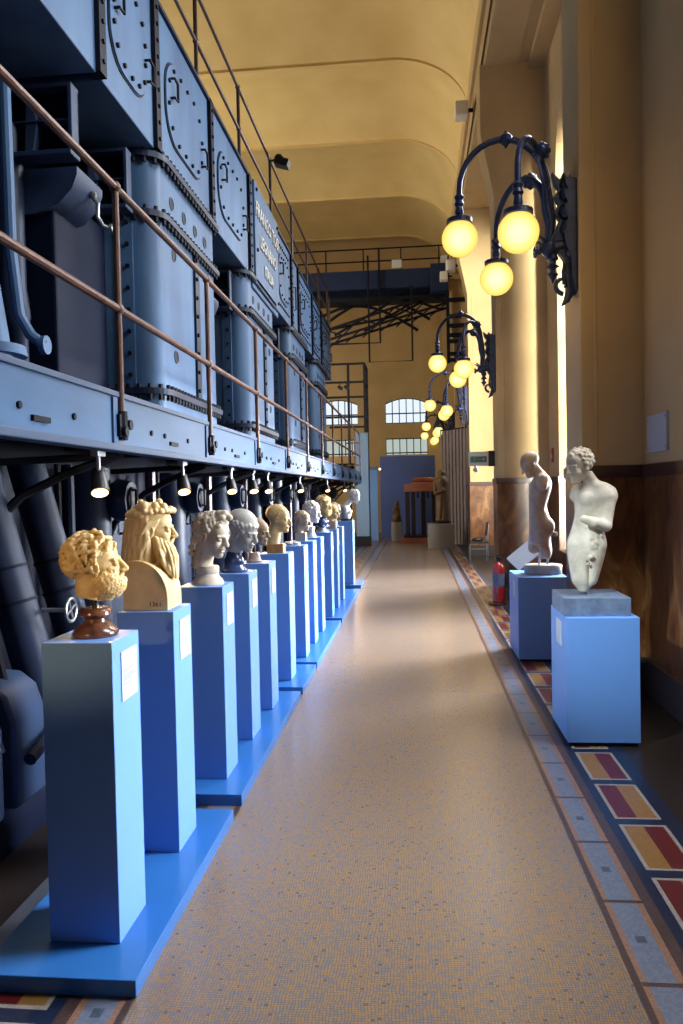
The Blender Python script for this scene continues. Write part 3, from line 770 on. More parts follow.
# box brackets under the headers, two to each opening
def bracket(y, w=.75):
    x0, x1 = -2.25 - w, -2.25; b = MB()
    b.box(x0, x1, y - .02, y + .10, 4.41, 4.44); b.box(x1 - .03, x1, y - .02, y + .08, 3.98, 4.42); b.box(x0, x1, y - .05, y + .10, 3.95, 3.985)
    b.box(x0, x1, y + .07, y + .09, 3.98, 4.42, 1)
    b.box(x0, x1, y - .01, y + .08, 4.19, 4.205)
    b.prism([(x0 + .42, 4.42), (x0 + .50, 4.20), (x0 + .46, 3.98), (x0 + .40, 3.98)], 'Y', y, y + .08)
    for z in (4.34, 4.1): rivet(b, (x1 - .06, y + .07, z), (0, -1, 0), .018, .02)
    b.build('box_bracket', ['engine_steel', 'engine_dark'], eng, smooth=False, bevel=.006)
def hopper(y0, y1):
    h = MB(); h.prism([(-2.30, 3.95), (-2.30, 3.90), (-2.34, 3.80), (-2.44, 3.70), (-2.62, 3.64), (-3.1, 3.62), (-3.1, 3.95)], 'Y', y0, y1)
    h.build('hopper', 'engine_steel', eng, ang=60)
for (a, b) in COLS[1:]:
    bracket(a - 1.2); bracket(a - .22)
    hopper(a - 1.05, a - .62)
bracket(2.5); bracket(3.6)
# pipes and a flanged trunk in the near opening
mb = MB(); mb.cyl((-2.45, 4.22, 2.18), (-2.62, 4.05, 4.4), .17, 20, 0, .10); mb.lathe([(.21, 0), (.21, .025), (.205, .03), (.205, .055), (.17, .06)], 24, (-2.45, 4.22, 2.48))
mb.lathe([(.21, 0), (.21, .025), (.19, .03)], 24, (-2.45, 4.22, 2.18)); mb.build('flanged_trunk', 'engine', eng)
mb = MB(); mb.tube([(-2.52, 4.62, 4.3), (-2.50, 4.6, 3.2), (-2.46, 4.6, 2.80), (-2.40, 4.62, 2.68), (-2.33, 4.66, 2.62)], .036, 10); mb.lathe([(.06, -.02), (.06, .02)], 12, (-2.33, 4.66, 2.62), 0, 'X'); mb.build('oil_pipe', 'engine', eng)
mb = MB(); mb.tube([(-2.75, 5.05, 4.2), (-2.75, 5.05, 3.1), (-2.74, 5.05, 2.9), (-2.72, 5.06, 2.8), (-2.72, 5.06, 2.1)], [.10, .10, .115, .07, .07], 14); mb.build('oil_pipe', 'engine_mid', eng)
mb = MB(); mb.tube([(-2.9, 4.7, 4.2), (-2.88, 4.7, 2.1)], .05, 10); mb.tube([(-2.62, 4.45, 4.2), (-2.6, 4.45, 2.2)], .03, 8); mb.build('oil_pipe', 'engine_mid', eng)
mb = MB(); mb.tube([(-2.30, 5.42, 3.83), (-2.27, 5.42, 3.79), (-2.28, 5.43, 3.70), (-2.25, 5.46, 3.64), (-2.20, 5.50, 3.63)], .016, 8); mb.sphere((-2.30, 5.42, 3.85), .03, 8); mb.lathe([(.035, -.012), (.035, .012)], 10, (-2.20, 5.50, 3.63), 0, 'X'); mb.build('drain_cock', 'steel', eng)
for k in range(4):
    y = 4.6 + 3.4 * k
    mb = MB(); mb.box(-2.95, -2.5, y + .6, y + 1.5, 2.15, 3.85); mb.build('core_door', 'engine_night', eng, smooth=False, bevel=.02)

# lower engine, seen under the catwalk
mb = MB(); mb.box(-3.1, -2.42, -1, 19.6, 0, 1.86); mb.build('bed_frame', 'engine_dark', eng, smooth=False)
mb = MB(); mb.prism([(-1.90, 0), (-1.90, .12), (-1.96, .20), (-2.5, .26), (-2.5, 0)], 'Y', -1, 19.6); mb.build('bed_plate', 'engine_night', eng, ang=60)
def side_panel(y, w=.72):
    b = MB(); b.box(-2.45, -2.36, y, y + w, .35, 1.72)
    for zz in (.45, .75, 1.05, 1.35, 1.62):
        rivet(b, (-2.36, y + .05, zz), (1, 0, 0), .02, .02, 1); rivet(b, (-2.36, y + w - .05, zz), (1, 0, 0), .02, .02, 1)
    b.tube([(-2.36, y + .25, 1.55), (-2.31, y + .25, 1.55), (-2.31, y + .45, 1.55), (-2.31, y + .45, 1.35), (-2.36, y + .45, 1.35)], .014, 6, 1)
    b.build('side_panel', ['engine_mid', 'engine_line'], eng, smooth=False, bevel=.008)
def vertical_cylinder(y):
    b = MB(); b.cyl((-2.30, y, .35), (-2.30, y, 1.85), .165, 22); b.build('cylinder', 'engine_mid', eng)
    d = MB(); d.lathe([(.04, .10), (.13, .10), (.15, .05), (.15, 0), (.12, -.05)], 22, (-2.11, y + .1, 1.62), 0, 'X')
    d.lathe([(.095, .09), (.095, .115), (.075, .12)], 18, (-2.11, y + .1, 1.62), 1, 'X'); d.tube([(-1.99, y + .06, 1.55), (-1.96, y + .06, 1.55), (-1.96, y + .06, 1.69), (-1.99, y + .06, 1.69)], .012, 6, 1)
    d.build('port_cover', ['engine_mid', 'engine_line'], eng)
for k in range(9): vertical_cylinder(5.15 + 1.75 * k); side_panel(5.45 + 1.75 * k)
def pipe(pts, r, m='iron'): MB().tube(pts, r, 8).build('pipe', m, eng)
for k in range(9):
    y = 4.75 + 1.75 * k
    pipe([(-2.28, y + .05, 0.4), (-2.28, y + .05, 1.86)], .03); pipe([(-2.2, y + 1.42, .35), (-2.2, y + 1.42, 1.86)], .045, 'copper_dark')
    pipe([(-2.25, y + 1.60, .35), (-2.25, y + 1.60, 1.86)], .025)
def leaning(y, wheel):
    b = MB(); b.tube([(-2.28, y - .02, 1.86), (-1.93, y, .50)], .105, 22); b.build('leaning_cylinder', 'engine_mid', eng)
    c = MB()
    for t in (.42, .55): 
        p = Vector((-2.28, y - .02, 1.86)).lerp(Vector((-1.93, y, .50)), t); q = Vector((-2.28, y - .02, 1.86)).lerp(Vector((-1.93, y, .50)), t + .012); c.cyl(p, q, .112, 22)
    c.build('clamp_band', 'engine_dark', eng)
    if wheel:
        w = MB(); cpt = Vector((-1.80, y + .02, 1.06)); w.tube([cpt + Vector((0, .06 * math.cos(2 * PI * i / 16), .06 * math.sin(2 * PI * i / 16))) for i in range(16)], .009, 6, closed=True)
        for i in range(4): a = 2 * PI * i / 4 + .4; w.tube([cpt, cpt + Vector((0, .06 * math.cos(a), .06 * math.sin(a)))], .006, 5)
        w.cyl(cpt, cpt + Vector((-.16, 0, 0)), .012, 8); w.build('hand_wheel', 'steel', eng)
        w = MB(); w.obox((-1.90, y + .10, .80), (1, 0, -.3), .07, (0, 1, 0), .05, (.3, 0, 1), .05); w.build('valve_block', 'engine_dark', eng, bevel=.01)
leaning(4.30, False); leaning(3.78, True); leaning(3.15, False); leaning(2.5, False); leaning(1.7, False)
pipe([(-2.25, 4.62, .4), (-2.25, 4.62, 1.86)], .02); pipe([(-2.22, 4.72, .4), (-2.22, 4.72, 1.86)], .03, 'engine_mid')
pipe([(-1.9, 3.45, .4), (-2.0, 3.40, 1.0), (-2.2, 3.35, 1.8)], .022); pipe([(-1.78, 3.3, .45), (-1.80, 3.55, .5), (-1.80, 3.8, .62), (-1.85, 4.3, .62)], .03, 'engine_mid')
# rounded casings at the foot
for (y, w) in ((2.35, .40), (2.85, .34), (3.28, .30)):
    b = MB(); b.prism([(-1.84, .22), (-1.84, .62), (-1.88, .74), (-1.96, .80), (-2.4, .84), (-2.4, .22)], 'Y', y, y + w); b.build('foot_casing', 'engine_steel', eng, ang=60, bevel=.02)
# curved stays under the catwalk
for k in range(11):
    y = 4.10 + 1.80 * k
    b = MB(); b.tube([(-1.66, y - .05, 1.86), (-1.85, y - .18, 1.78), (-2.05, y - .30, 1.66), (-2.25, y - .38, 1.45), (-2.34, y - .40, 1.25)], .024, 6)
    b.tube([(-1.64, y - .05, 1.87), (-2.34, y - .40, 1.83)], .02, 6); b.build('curved_stay', 'iron', eng)

# ------------------------------------------------------------------ catwalk with its railing
cw = thing('catwalk', 'blue steel catwalk with copper coloured pipe railing along the engine', 'catwalk', (-1.8, 10.0, 1.9))
Y0C, Y1C = 0.4, 22.6
YP = [.40 + 1.81 * k for k in range(13)]   # railing posts, last one near 22
mb = MB(); mb.box(-1.62, -1.60, Y0C, Y1C, 1.93, 2.20)
for k in range(12):
    mb.box(-1.60, -1.588, YP[k] - .10, YP[k] - .04, 1.93, 2.18)
    for d in (.5, .75, 1.25): rivet(mb, (-1.60, YP[k] + d, 2.03), (1, 0, 0), .016, .012, 1)
    mb.box(-1.60, -1.585, YP[k] + .85, YP[k] + 1.0, 1.975, 2.0, 1)
mb.build('fascia', ['girder', 'engine_line'], cw, smooth=False)
mb = MB(); mb.box(-1.66, -1.585, Y0C, Y1C, 2.185, 2.215); mb.build('top_edge', 'girder_edge', cw, smooth=False, bevel=.004)
mb = MB(); mb.box(-1.66, -1.560, Y0C, Y1C, 1.89, 1.93); mb.build('bottom_flange', 'girder_edge', cw, smooth=False, bevel=.006)
mb = MB(); mb.box(-2.04, -1.62, Y0C, Y1C, 2.12, 2.16); mb.build('deck', 'engine_dark', cw, smooth=False)
for k in range(24): MB().box(-2.04, -1.64, .6 + .92 * k, .66 + .92 * k, 1.92, 2.12).build('cross_beam', 'iron', cw, smooth=False)
RZ = (3.32, 2.665)
for z in RZ: MB().tube([(-1.585, Y0C, z), (-1.585, 22.02, z)], .021, 10).build('rail', 'copper', cw)
for y in YP:
    b = MB(); b.tube([(-1.585, y, 2.0), (-1.585, y, 3.32)], .019, 10)
    for z in RZ: b.sphere((-1.585, y, z), .033, 10)
    p = b.build('post', 'copper', cw)
    c = MB(); c.cyl((-1.585, y, 1.955), (-1.585, y, 2.11), .034, 10); c.obox((-1.59, y, 2.03), (1, 0, 0), .02, (0, 1, 0), .06, (0, 0, 1), .06)
    c.lathe([(.028, .0), (.028, .03)], 8, (-1.575, y + .045, 2.04), 0, 'X'); c.lathe([(.028, .0), (.028, .03)], 8, (-1.575, y - .02, 2.0), 0, 'X'); c.build('post_foot', 'engine_line', p)
for z in RZ: MB().tube([(-1.585, 22.02, z), (-1.585, 22.3, z - .25), (-2.0, 22.4, z - .25)], .021, 10).build('rail_end', 'copper', cw)

# upper railing on top of the engine, with a floodlight
XR = XE - .02
ur = thing('upper_railing', 'dark pipe railing on top of the engine against the ceiling', 'railing', (XE, 10, ZB1 + .035))
for z in (6.74, 6.22): MB().tube([(XR, 0, z), (XR, 19.3, z)] + ([(XR, 19.62, 6.6), (XR, 19.68, 5.9)] if z > 6.5 else []), .020, 8).build('rail', 'copper_dark', ur)
for y in (1.75, 3.7, 5.7, 7.62, 9.5, 11.6, 13.6, 15.5, 17.4, 19.2):
    b = MB(); b.tube([(XR, y, ZB1 + .036), (XR, y, 6.74)], .022, 8)
    for z in (6.74, 6.22): b.sphere((XR, y, z), .034, 8)
    b.build('post', 'copper_dark', ur)
fl = thing('floodlight', 'small black floodlight clamped to the upper railing', 'floodlight', (XE, 11.6, 6.78))
b = MB(); b.obox((XE + .19, 11.5, 6.63), (1, 0, -.3), .105, (0, 1, 0), .10, (.3, 0, 1), .05); b.sphere((XE + .14, 11.5, 6.69), .08, 10); b.build('housing', 'black_plastic', fl)
b = MB(); b.tube([(XE, 11.57, 6.70), (XE + .05, 11.54, 6.70), (XE + .12, 11.52, 6.70)], .02, 6); b.build('clamp', 'black_plastic', fl)
b = MB(); b.obox((XE + .175, 11.5, 6.577), (1, 0, -.3), .085, (0, 1, 0), .08, (.3, 0, 1), .004); b.build('lens', 'steel', fl)

t = thing('added_spotlight', 'black gallery spotlight added on the catwalk rail, out of view', 'spotlight', (-1.585, 2.3, 3.34))  # fixture added out of view for the light on the leaning youth
b = MB(); d = Vector((2.65, 2.8, -2.5)).normalized(); c = Vector((-1.53, 2.26, 3.52)); b.tube([c - d * .12, c - d * .11, c + d * .03], [.03, .05, .055], 14); b.tube([(-1.585, 2.24, 3.345), (-1.53, 2.25, 3.48)], .014, 6); b.build('can', 'black_plastic', t)
# track spotlights under the catwalk
SPOTS = [(1.35, 1), (3.92, 1), (5.40, 1), (6.85, 1), (7.8, 1), (8.6, 0), (11.05, 1), (14.5, 1), (18.15, 0), (20.9, 1)]
def make_spot():
    t = thing('spotlight', 'x', 'spotlight', (0, 0, 0), 'spotlights under the catwalk')
    b = MB(); b.tube([(0, 0, .15), (0, 0, .03)], .012, 8); b.box(-.02, .02, -.05, .05, .13, .16); b.build('bracket', 'steel', t)
    d = Vector((.25, -.45, -.86)).normalized(); c = Vector((0, 0, 0))
    b = MB(); b.tube([c - d * .07, c - d * .065, c + d * .02, c + d * .075], [.02, .035, .048, .052], 16); b.build('can', 'black_plastic', t)
    b = MB(); b.tube([c + d * .076, c + d * .079], [.043, .043], 16); b.build('lamp_face', 'spot_face', t)
    return t
sp0 = make_spot()
ordinal = ['nearest the camera, beyond the frame edge', 'above the curly bearded head', 'above the wreathed herm', 'above the curly haired woman head', 'above the stone-capped head', 'above the bald head on an ochre block', 'between the bald head and the far busts', 'above the golden curly head', 'before the far white torso bust', 'last one, above the white torso bust']
for i, (y, on) in enumerate(SPOTS):
    s = sp0 if i == 0 else copy_tree(sp0)
    s.location = (-1.68, y, 1.735); s['label'] = 'black spotlight under the catwalk, ' + ordinal[i]
# ------------------------------------------------------------------ dais blocks and pedestals on the left
PX0, PX1, PTOP, DZ = -1.33, -1.07, 1.135, .06
dais_group = 'low blue dais blocks under the busts'
DAIS = [(2.37, 3.72, 'under the two nearest pedestals'), (3.90, 5.98, 'under the three pedestals behind the bearded herm'), (6.10, 6.92, 'under the bald head pedestal'), (7.01, 9.30, 'under the middle three small pedestals'), (9.47, 12.3, 'under the golden curly head and its two neighbours'), (12.80, 13.6, 'under the farthest pedestal with the white torso bust')]
for (a, b, w) in DAIS:
    o = MB().box(-1.50, -.94, a, b, 0, DZ).build('dais', 'blue_base', None, smooth=False, bevel=.003, origin=(-1.22, (a + b) / 2, 0))
    tag(o, 'low blue dais block ' + w, 'dais', dais_group)
def card_on(p, x, y0, y1, z0, z1, facing=1):
    b = MB(); b.box(x - .001, x + .004, y0, y1, z0, z1, 0)
    ln = [(.62, .7), (.575, .45), (.50, .85), (.455, .9), (.41, .6), (.33, .5)]
    for (t, w) in ln: b.box(x + .004, x + .0046, y0 + .012, y0 + .012 + (y1 - y0 - .024) * w, z0 + (z1 - z0) * t - .002, z0 + (z1 - z0) * t + .003, 1)
    o = b.build('label_card', ['card', 'card_text'], p, smooth=False); o['label'] = 'small white label card'
def pedestal(y, label, ztop=PTOP, x0=PX0, x1=PX1, d=.26, card=True):
    b = MB(); b.box(x0, x1, y, y + d, DZ, ztop)
    o = b.build('pedestal', 'blue_paint', None, smooth=False, bevel=.003, origin=((x0 + x1) / 2, y + d / 2, DZ)); tag(o, label, 'pedestal', 'blue pedestals carrying the busts')
    if card: card_on(o, x1, y + .075, y + .225, .905, 1.085)
    return o
PEDS = [(2.565, 'blue pedestal nearest the camera, under the curly bearded head on a brown socle'), (3.25, 'blue pedestal under the bearded herm with a wreath'), (4.11, 'blue pedestal under the woman head on a round pale socle'),
        (4.78, 'blue pedestal under the capped head on a dark blue socle'), (5.46, 'blue pedestal under the broken pale face on a rosy socle'), (6.325, 'blue pedestal under the bald head on an ochre block'),
        (7.21, 'blue pedestal carrying only small stone fragments'), (7.87, 'blue pedestal under the half face on a tan block'), (8.53, 'blue pedestal under the white curly head beside the golden one'),
        (9.55, 'blue pedestal under the golden curly head with dark blue drapery'), (10.30, 'blue pedestal under the small golden head on a rosy block'), (11.05, 'blue pedestal with a small pale head, before the farthest one'), (12.92, 'farthest blue pedestal, under the white torso bust')]
for i, (y, l) in enumerate(PEDS): pedestal(y, l, d=.26 if i < 12 else .32, ztop=PTOP if i < 12 else 1.146)
BG = 'marble heads on the blue pedestals'
def bust(label, x, y, z=PTOP): return thing('marble_bust', label, 'sculpture', (x, y, z), BG, local=True)

# 1 curly bearded head on a turned brown socle
b = bust('curly haired bearded marble head on a dark brown turned socle', -1.19, 2.71)
m = MB(); m.lathe([(.080, 0), (.084, .008), (.082, .020), (.070, .030), (.060, .042), (.040, .052), (.038, .064), (.050, .074), (.060, .080), (.058, .098), (.050, .104)], 32); m.build('socle', 'brown_socle', b, ang=50)
MB().cyl((.0, 0, .10), (.0, 0, .20), .012, 10).build('pin', 'dark_pin', b)
g = face_grid(.0032, 'locks', 'curly', 3); g.cutbelow(-.012, (-.35, 0))
stone(g, 'head', 'marble_warm', b, hpose(.93, 20, -5, at=(.012, 0, .145)))
# 2 wreathed bearded herm
b = bust('long bearded marble herm with a flower wreath on a rounded shoulder block', -1.21, 3.38)
m = MB(); pts = [(-.103, 0), (.103, 0), (.103, .04)]
for i in range(13):
    a = PI / 2 * i / 12; pts.append((-.045 + .148 * math.cos(a), .055 + .170 * math.sin(a)))
pts += [(-.075, .222), (-.103, .205)]
m.prism(pts, 'Y', -.09, .11); sh = m.build('shoulder_block', 'marble_herm', b, ang=30, bevel=.003)
m = MB(); add_text(m, '1361', .030, Matrix(((1, 0, 0, .045), (0, 0, -1, -.0905), (0, 1, 0, .018), (0, 0, 0, 1))), 0, .001); m.build('carved_number', 'engine_line', sh, smooth=False)
g = face_grid(.0034, 'long', 'long', 5, wreath=True); g.cutbelow(-.115)
stone(g, 'head', 'marble_herm', b, hpose(.93, 12, 4, at=(-.005, .005, .245)))
# 3 woman with curls
b = bust('pale marble woman head with piled curls on a round pale socle', -1.19, 4.25)
m = MB(); m.lathe([(.090, 0), (.092, .012), (.086, .020), (.084, .028), (.070, .040), (.060, .062), (.064, .070), (.066, .098), (.060, .106)], 32); m.build('socle', 'marble_cream', b, ang=50)
g = face_grid(.004, 'curly', None, 8, bun=True); g.cutbelow(-.085)
stone(g, 'head', 'marble_cream', b, hpose(.98, -24, 16, at=(.005, -.005, .165)))
# 4 capped head on dark blue socle
b = bust('grey marble head in a smooth cap with curled fringe on a dark blue socle', -1.20, 4.92)
m = MB(); m.lathe([(.092, 0), (.094, .014), (.078, .026), (.062, .046), (.066, .060), (.070, .080), (.060, .098), (.046, .135)], 32); m.build('socle', 'blue_socle', b, ang=50)
g = face_grid(.0045, 'helmet', None, 11); g.cutbelow(-.02)
stone(g, 'head', 'marble_grey', b, hpose(1.0, -20, 18, at=(.03, 0, .145)))
# 5 broken face
b = bust('broken pale marble face on a low rosy stone socle', -1.205, 5.59)
m = MB(); m.lathe([(.060, 0), (.060, .012), (.048, .020), (.040, .055), (.036, .075)], 28); m.build('socle', 'rosy_stone', b, ang=50)
MB().cyl((0, 0, .07), (0, 0, .16), .010, 8).build('pin', 'dark_pin', b)
g = face_grid(.005, 'broken', None, 14, neck=False)
stone(g, 'head', 'marble_tan', b, hpose(.80, -18, 8, at=(.02, 0, .125)))
# 6 bald man on an ochre block
b = bust('short haired marble head of a man on an ochre stone block', -1.20, 6.455)
m = MB(); m.box(-.072, .072, -.06, .06, 0, .078); m.build('block', 'ochre_block', b, smooth=False, bevel=.004)
MB().cyl((0, 0, .07), (0, 0, .14), .008, 8).build('pin', 'pin', b)
g = face_grid(.0048, 'short', None, 17); g.cone((-.03, 0, -.02), (-.015, 0, -.15), .058, .02, .01)
stone(g, 'head', 'marble_warm', b, hpose(.94, -6, 6, at=(.015, 0, .172)))
# 7 fragments
for nme, (x, y), sd, lab in (('stone_fragment', (-1.165, 7.32), 2, 'small white stone shard leaning on the pedestal of fragments'), ('stone_fragment', (-1.235, 7.35), 5, 'small grey stone fragment lying beside the white shard')):
    rnd = random.Random(sd); gg = Grid((-.1, -.1, -.05), (.1, .1, .1), .006)
    for i in range(5): gg.ell((rnd.uniform(-.03, .03), rnd.uniform(-.03, .03), rnd.uniform(.01, .025)), (rnd.uniform(.012, .03), rnd.uniform(.012, .03), rnd.uniform(.012, .02)), .008)
    gg.cutbelow(0); t = thing(nme, lab, 'sculpture', (x, y, PTOP), 'fragments on the pedestal'); stone(gg, 'shard', 'marble_white' if sd == 2 else 'stone_grey', t)
# 8 half face on a tan block
b = bust('half preserved face with dark hair on a tan block', -1.215, 8.0)
m = MB(); m.box(-.055, .055, -.055, .055, 0, .085); m.build('block', 'tan_block', b, smooth=False, bevel=.004)
g = face_grid(.005, 'broken', None, 21); g.cutbelow(-.03)
stone(g, 'head', 'marble_tan', b, hpose(.84, -18, 10, at=(.0, 0, .11)))
# 9 white curly head
b = bust('white marble head with curls on a small white socle, beside the golden head', -1.20, 8.66)
m = MB(); m.lathe([(.062, 0), (.062, .014), (.045, .03), (.038, .06), (.05, .12)], 24); m.build('socle', 'marble_white', b, ang=50)
g = face_grid(.005, 'curly', None, 24); g.cutbelow(-.06)
stone(g, 'head', 'marble_white', b, hpose(.97, -18, 10, at=(-.005, 0, .165)))
# 10 golden curly head with drapery
b = bust('golden lit curly head with dark blue draped shoulders on a white foot', -1.195, 9.68)
m = MB(); m.lathe([(.085, 0), (.086, .012), (.062, .026), (.042, .052), (.05, .08)], 24); m.build('foot', 'marble_white', b, ang=50)
gg = Grid((-.16, -.14, .04), (.16, .14, .26), .006); gg.ell((0, 0, .13), (.085, .115, .075), .01)
for i in range(6): gg.cone((-.07 + .01 * i, -.10 + .03 * i, .16), (.03 + .01 * i, -.09 + .03 * i, .07), .016, .014, .006)
gg.ell((-.07, 0, .14), (.05, .09, .06), .02); stone(gg, 'drapery', 'blue_socle', b)
g = face_grid(.005, 'locks', 'curly', 27)
stone(g, 'head', 'marble_warm', b, hpose(.98, -30, 4, at=(.02, 0, .215)))
# 11 small golden head, 12 pale head behind it
b = bust('small golden lit head on a rosy block', -1.145, 10.42)
m = MB(); m.box(-.055, .055, -.055, .055, 0, .11); m.build('block', 'rosy_stone', b, smooth=False, bevel=.004)
g = face_grid(.006, 'short', None, 30); g.cutbelow(-.04); stone(g, 'head', 'marble_warm', b, hpose(.80, -25, 5, at=(.0, 0, .14)))
b = bust('small pale head on a stone foot, last of the short busts', -1.19, 11.17)
m = MB(); m.lathe([(.06, 0), (.06, .014), (.04, .03), (.045, .09)], 20); m.build('socle', 'stone_grey', b, ang=50)
g = face_grid(.006, 'curly', None, 33); g.cutbelow(-.06); stone(g, 'head', 'marble_cream', b, hpose(.86, -25, 5, at=(.0, 0, .13)))
# 13 white torso bust
b = bust('white marble torso bust with bowed head, farthest of the row', -1.18, 13.08, 1.146)
m = MB(); m.box(-.10, .10, -.09, .09, 0, .03); m.build('plinth', 'black_plastic', b, smooth=False, bevel=.003)
gg = Grid((-.2, -.2, .0), (.3, .2, .62), .008)
gg.ell((-.01, 0, .10), (.085, .12, .10), .02); gg.ell((-.025, 0, .19), (.085, .15, .09), .02); gg.ell((.05, -.05, .15), (.04, .045, .04), .02); gg.ell((.05, .05, .15), (.04, .045, .04), .02)
gg.ell((-.02, -.14, .20), (.05, .04, .055), .02); gg.ell((-.02, .14, .20), (.05, .04, .055), .02); gg.cone((-.02, 0, .24), (.07, 0, .36), .055, .045, .02)
gg.frame(Matrix.Translation((.095, 0, .31)) @ Matrix.Rotation(R(-12), 4, 'Z') @ Matrix.Rotation(R(22), 4, 'Y'), .92); face_grid(.008, 'curly', None, 36, neck=False, g=gg); gg.frame()
gg.cutbelow(.028); stone(gg, 'torso', 'marble_white', b)

# ------------------------------------------------------------------ two statues on pedestals by the wall
def wall_pedestal(x0, x1, y0, y1, z1, label):
    o = MB().box(x0, x1, y0, y1, .025, z1).build('statue_pedestal', 'blue_paint', None, smooth=False, bevel=.004, origin=((x0 + x1) / 2, (y0 + y1) / 2, 0))
    tag(o, label, 'pedestal', 'statue pedestals by the right wall')
    MB().box(x0 + .015, x1 - .015, y0 + .015, y1 - .015, 0, .025).build('foot', 'engine_line', o, smooth=False)
    c = MB(); c.box(x0 - .004, x0 + .001, y0 + .17, y0 + .33, z1 - .21, z1 - .05); c.build('label_card', 'card', o, smooth=False)
    return o
wall_pedestal(.938, 1.388, 4.90, 5.45, .822, 'broad blue pedestal under the leaning marble youth, nearer of the two')
wall_pedestal(.952, 1.42, 7.29, 7.95, .803, 'dark shaded blue pedestal under the armless torso, behind the other statue')

st = thing('marble_statue', 'marble youth with one bent arm and broken legs on a grey blue block', 'sculpture', (1.118, 5.15, .822), 'statues by the right wall', local=True)
m = MB(); m.box(-.182, .232, -.20, .24, 0, .118); m.build('stone_block', 'stone_blue', st, smooth=False, bevel=.004)
MB().tube([(.012, -.02, .10), (.012, -.01, .20)], .009, 8).build('pin', 'pin', st)
g = Grid((-.27, -.26, -.02), (.30, .26, 1.06), .0065)
YW = -122
g.loft([(.035, -.018, 0, .030, .034, YW), (.09, -.020, 0, .048, .058, YW), (.18, -.010, 0, .070, .088, YW), (.28, -.004, 0, .085, .112, YW), (.37, .004, 0, .090, .122, YW), (.46, .016, 0, .076, .106, YW),
        (.54, .036, 0, .080, .108, YW), (.62, .054, 0, .090, .126, YW), (.68, .064, 0, .088, .140, YW - 3), (.725, .060, 0, .062, .118, YW - 5), (.755, .045, -.003, .046, .062, YW - 8), (.80, .018, -.008, .042, .044, YW - 10), (.83, .0, -.01, .042, .042, YW)], .01)
B = Matrix.Rotation(R(YW), 4, 'Z')
def be(c, r, k=.02, sub=False, yaw=YW):      # ellipsoid: centre in statue space, radii as (front, side, up)
    g.frame(Matrix.Translation(c) @ Matrix.Rotation(R(yaw), 4, 'Z')); g.ell((0, 0, 0), r, k, sub); g.frame()
be((.062, -.085, .648), (.020, .044, .034), .03); be((-.012, -.060, .648), (.020, .044, .034), .03)
be((-.024, -.09, .50), (.012, .004, .05), .02, True); be((.018, -.10, .585), (.010, .006, .05), .02, True)
g.cone((.100, -.052, .700), (.128, -.078, .655), .052, .050, .035)
g.cone((.130, -.080, .655), (.098, -.122, .478), .049, .039, .015); g.cone((.097, -.126, .473), (.02, -.165, .498), .039, .034, .012); g.cone((.02, -.165, .498), (-.045, -.158, .520), .033, .025, .008)
g.cone((-.030, .078, .700), (-.050, .082, .665), .044, .036, .03)
g.cone((.052, -.055, .34), (.022, -.045, .12), .060, .040, .04); g.cone((-.056, .0, .34), (-.048, .0, .12), .056, .040, .04); be((.0, -.07, .16), (.03, .006, .08), .03, True)
be((.075, .06, .36), (.045, .06, .06), .04)
rnd_ = random.Random(9)
for i in range(16):
    t = i / 15.0; c = (.065 - .09 * t + rnd_.uniform(-.022, .022), -.100 - .012 * t + rnd_.uniform(-.012, .008), .42 - .19 * t + rnd_.uniform(-.02, .02)); r = rnd_.uniform(.009, .020)
    g.ell(c, (r, r * rnd_.uniform(.6, 1), r * rnd_.uniform(.8, 1.6)), .008, i % 2 == 0)
g.frame(Matrix.Translation((-.022, -.012, .755)) @ Matrix.Rotation(R(-145), 4, 'Z') @ Matrix.Rotation(R(14), 4, 'Y'), .90); face_grid(.0065, 'curly', None, 41, neck=False, g=g); g.frame()
stone(g, 'figure', 'marble_statue', st, Matrix.Translation((0, 0, .100)))

st = thing('marble_statue', 'headbowed armless marble torso seen from the side on a round stone disc', 'sculpture', (1.24, 7.62, .803), 'statues by the right wall', local=True)
m = MB(); m.lathe([(.178, 0), (.183, .01), (.183, .082), (.176, .09)], 36, ell=(1, .85)); m.build('stone_disc', 'stone_grey', st, ang=40)
for x in (-.035, .045): MB().cyl((x, 0, .08), (x, 0, .18), .012, 8).build('pin', 'pin', st)
g = Grid((-.28, -.26, .08), (.26, .26, 1.24), .0075)
def e2(x, z, rx, ry, rz, y=0, k=.025, sub=False): g.ell((x, y, z - .803), (rx, ry, rz), k, sub)
Z0 = .803
g.loft([(.955 - Z0, .014, -.045, .050, .050, 180), (1.02 - Z0, .006, -.030, .078, .082, 180), (1.10 - Z0, -.020, 0, .100, .108, 180), (1.20 - Z0, -.022, 0, .104, .122, 180), (1.29 - Z0, -.014, 0, .112, .124, 180), (1.37 - Z0, -.030, 0, .096, .112, 180),
        (1.45 - Z0, -.043, 0, .084, .100, 180), (1.54 - Z0, -.034, 0, .094, .112, 180), (1.63 - Z0, -.018, 0, .106, .132, 180), (1.70 - Z0, -.006, 0, .098, .146, 180), (1.755 - Z0, -.002, 0, .070, .118, 180), (1.79 - Z0, -.016, 0, .050, .062, 180), (1.84 - Z0, -.058, 0, .046, .048, 180), (1.87 - Z0, -.085, 0, .044, .046, 180)], .01)
for yy in (-.052, .052): e2(.052, 1.265, .056, .056, .072, yy, .04); e2(-.085, 1.665, .030, .052, .036, yy, .03)
e2(.075, 1.235, .05, .006, .08, 0, .02, True); e2(-.03, 1.05, .12, .006, .11, .01, .02, True); e2(-.09, 1.02, .06, .12, .075, -.06, .02, True)
g.cone((-.055, .055, 1.18 - Z0), (-.078, .055, 1.05 - Z0), .066, .056, .03)
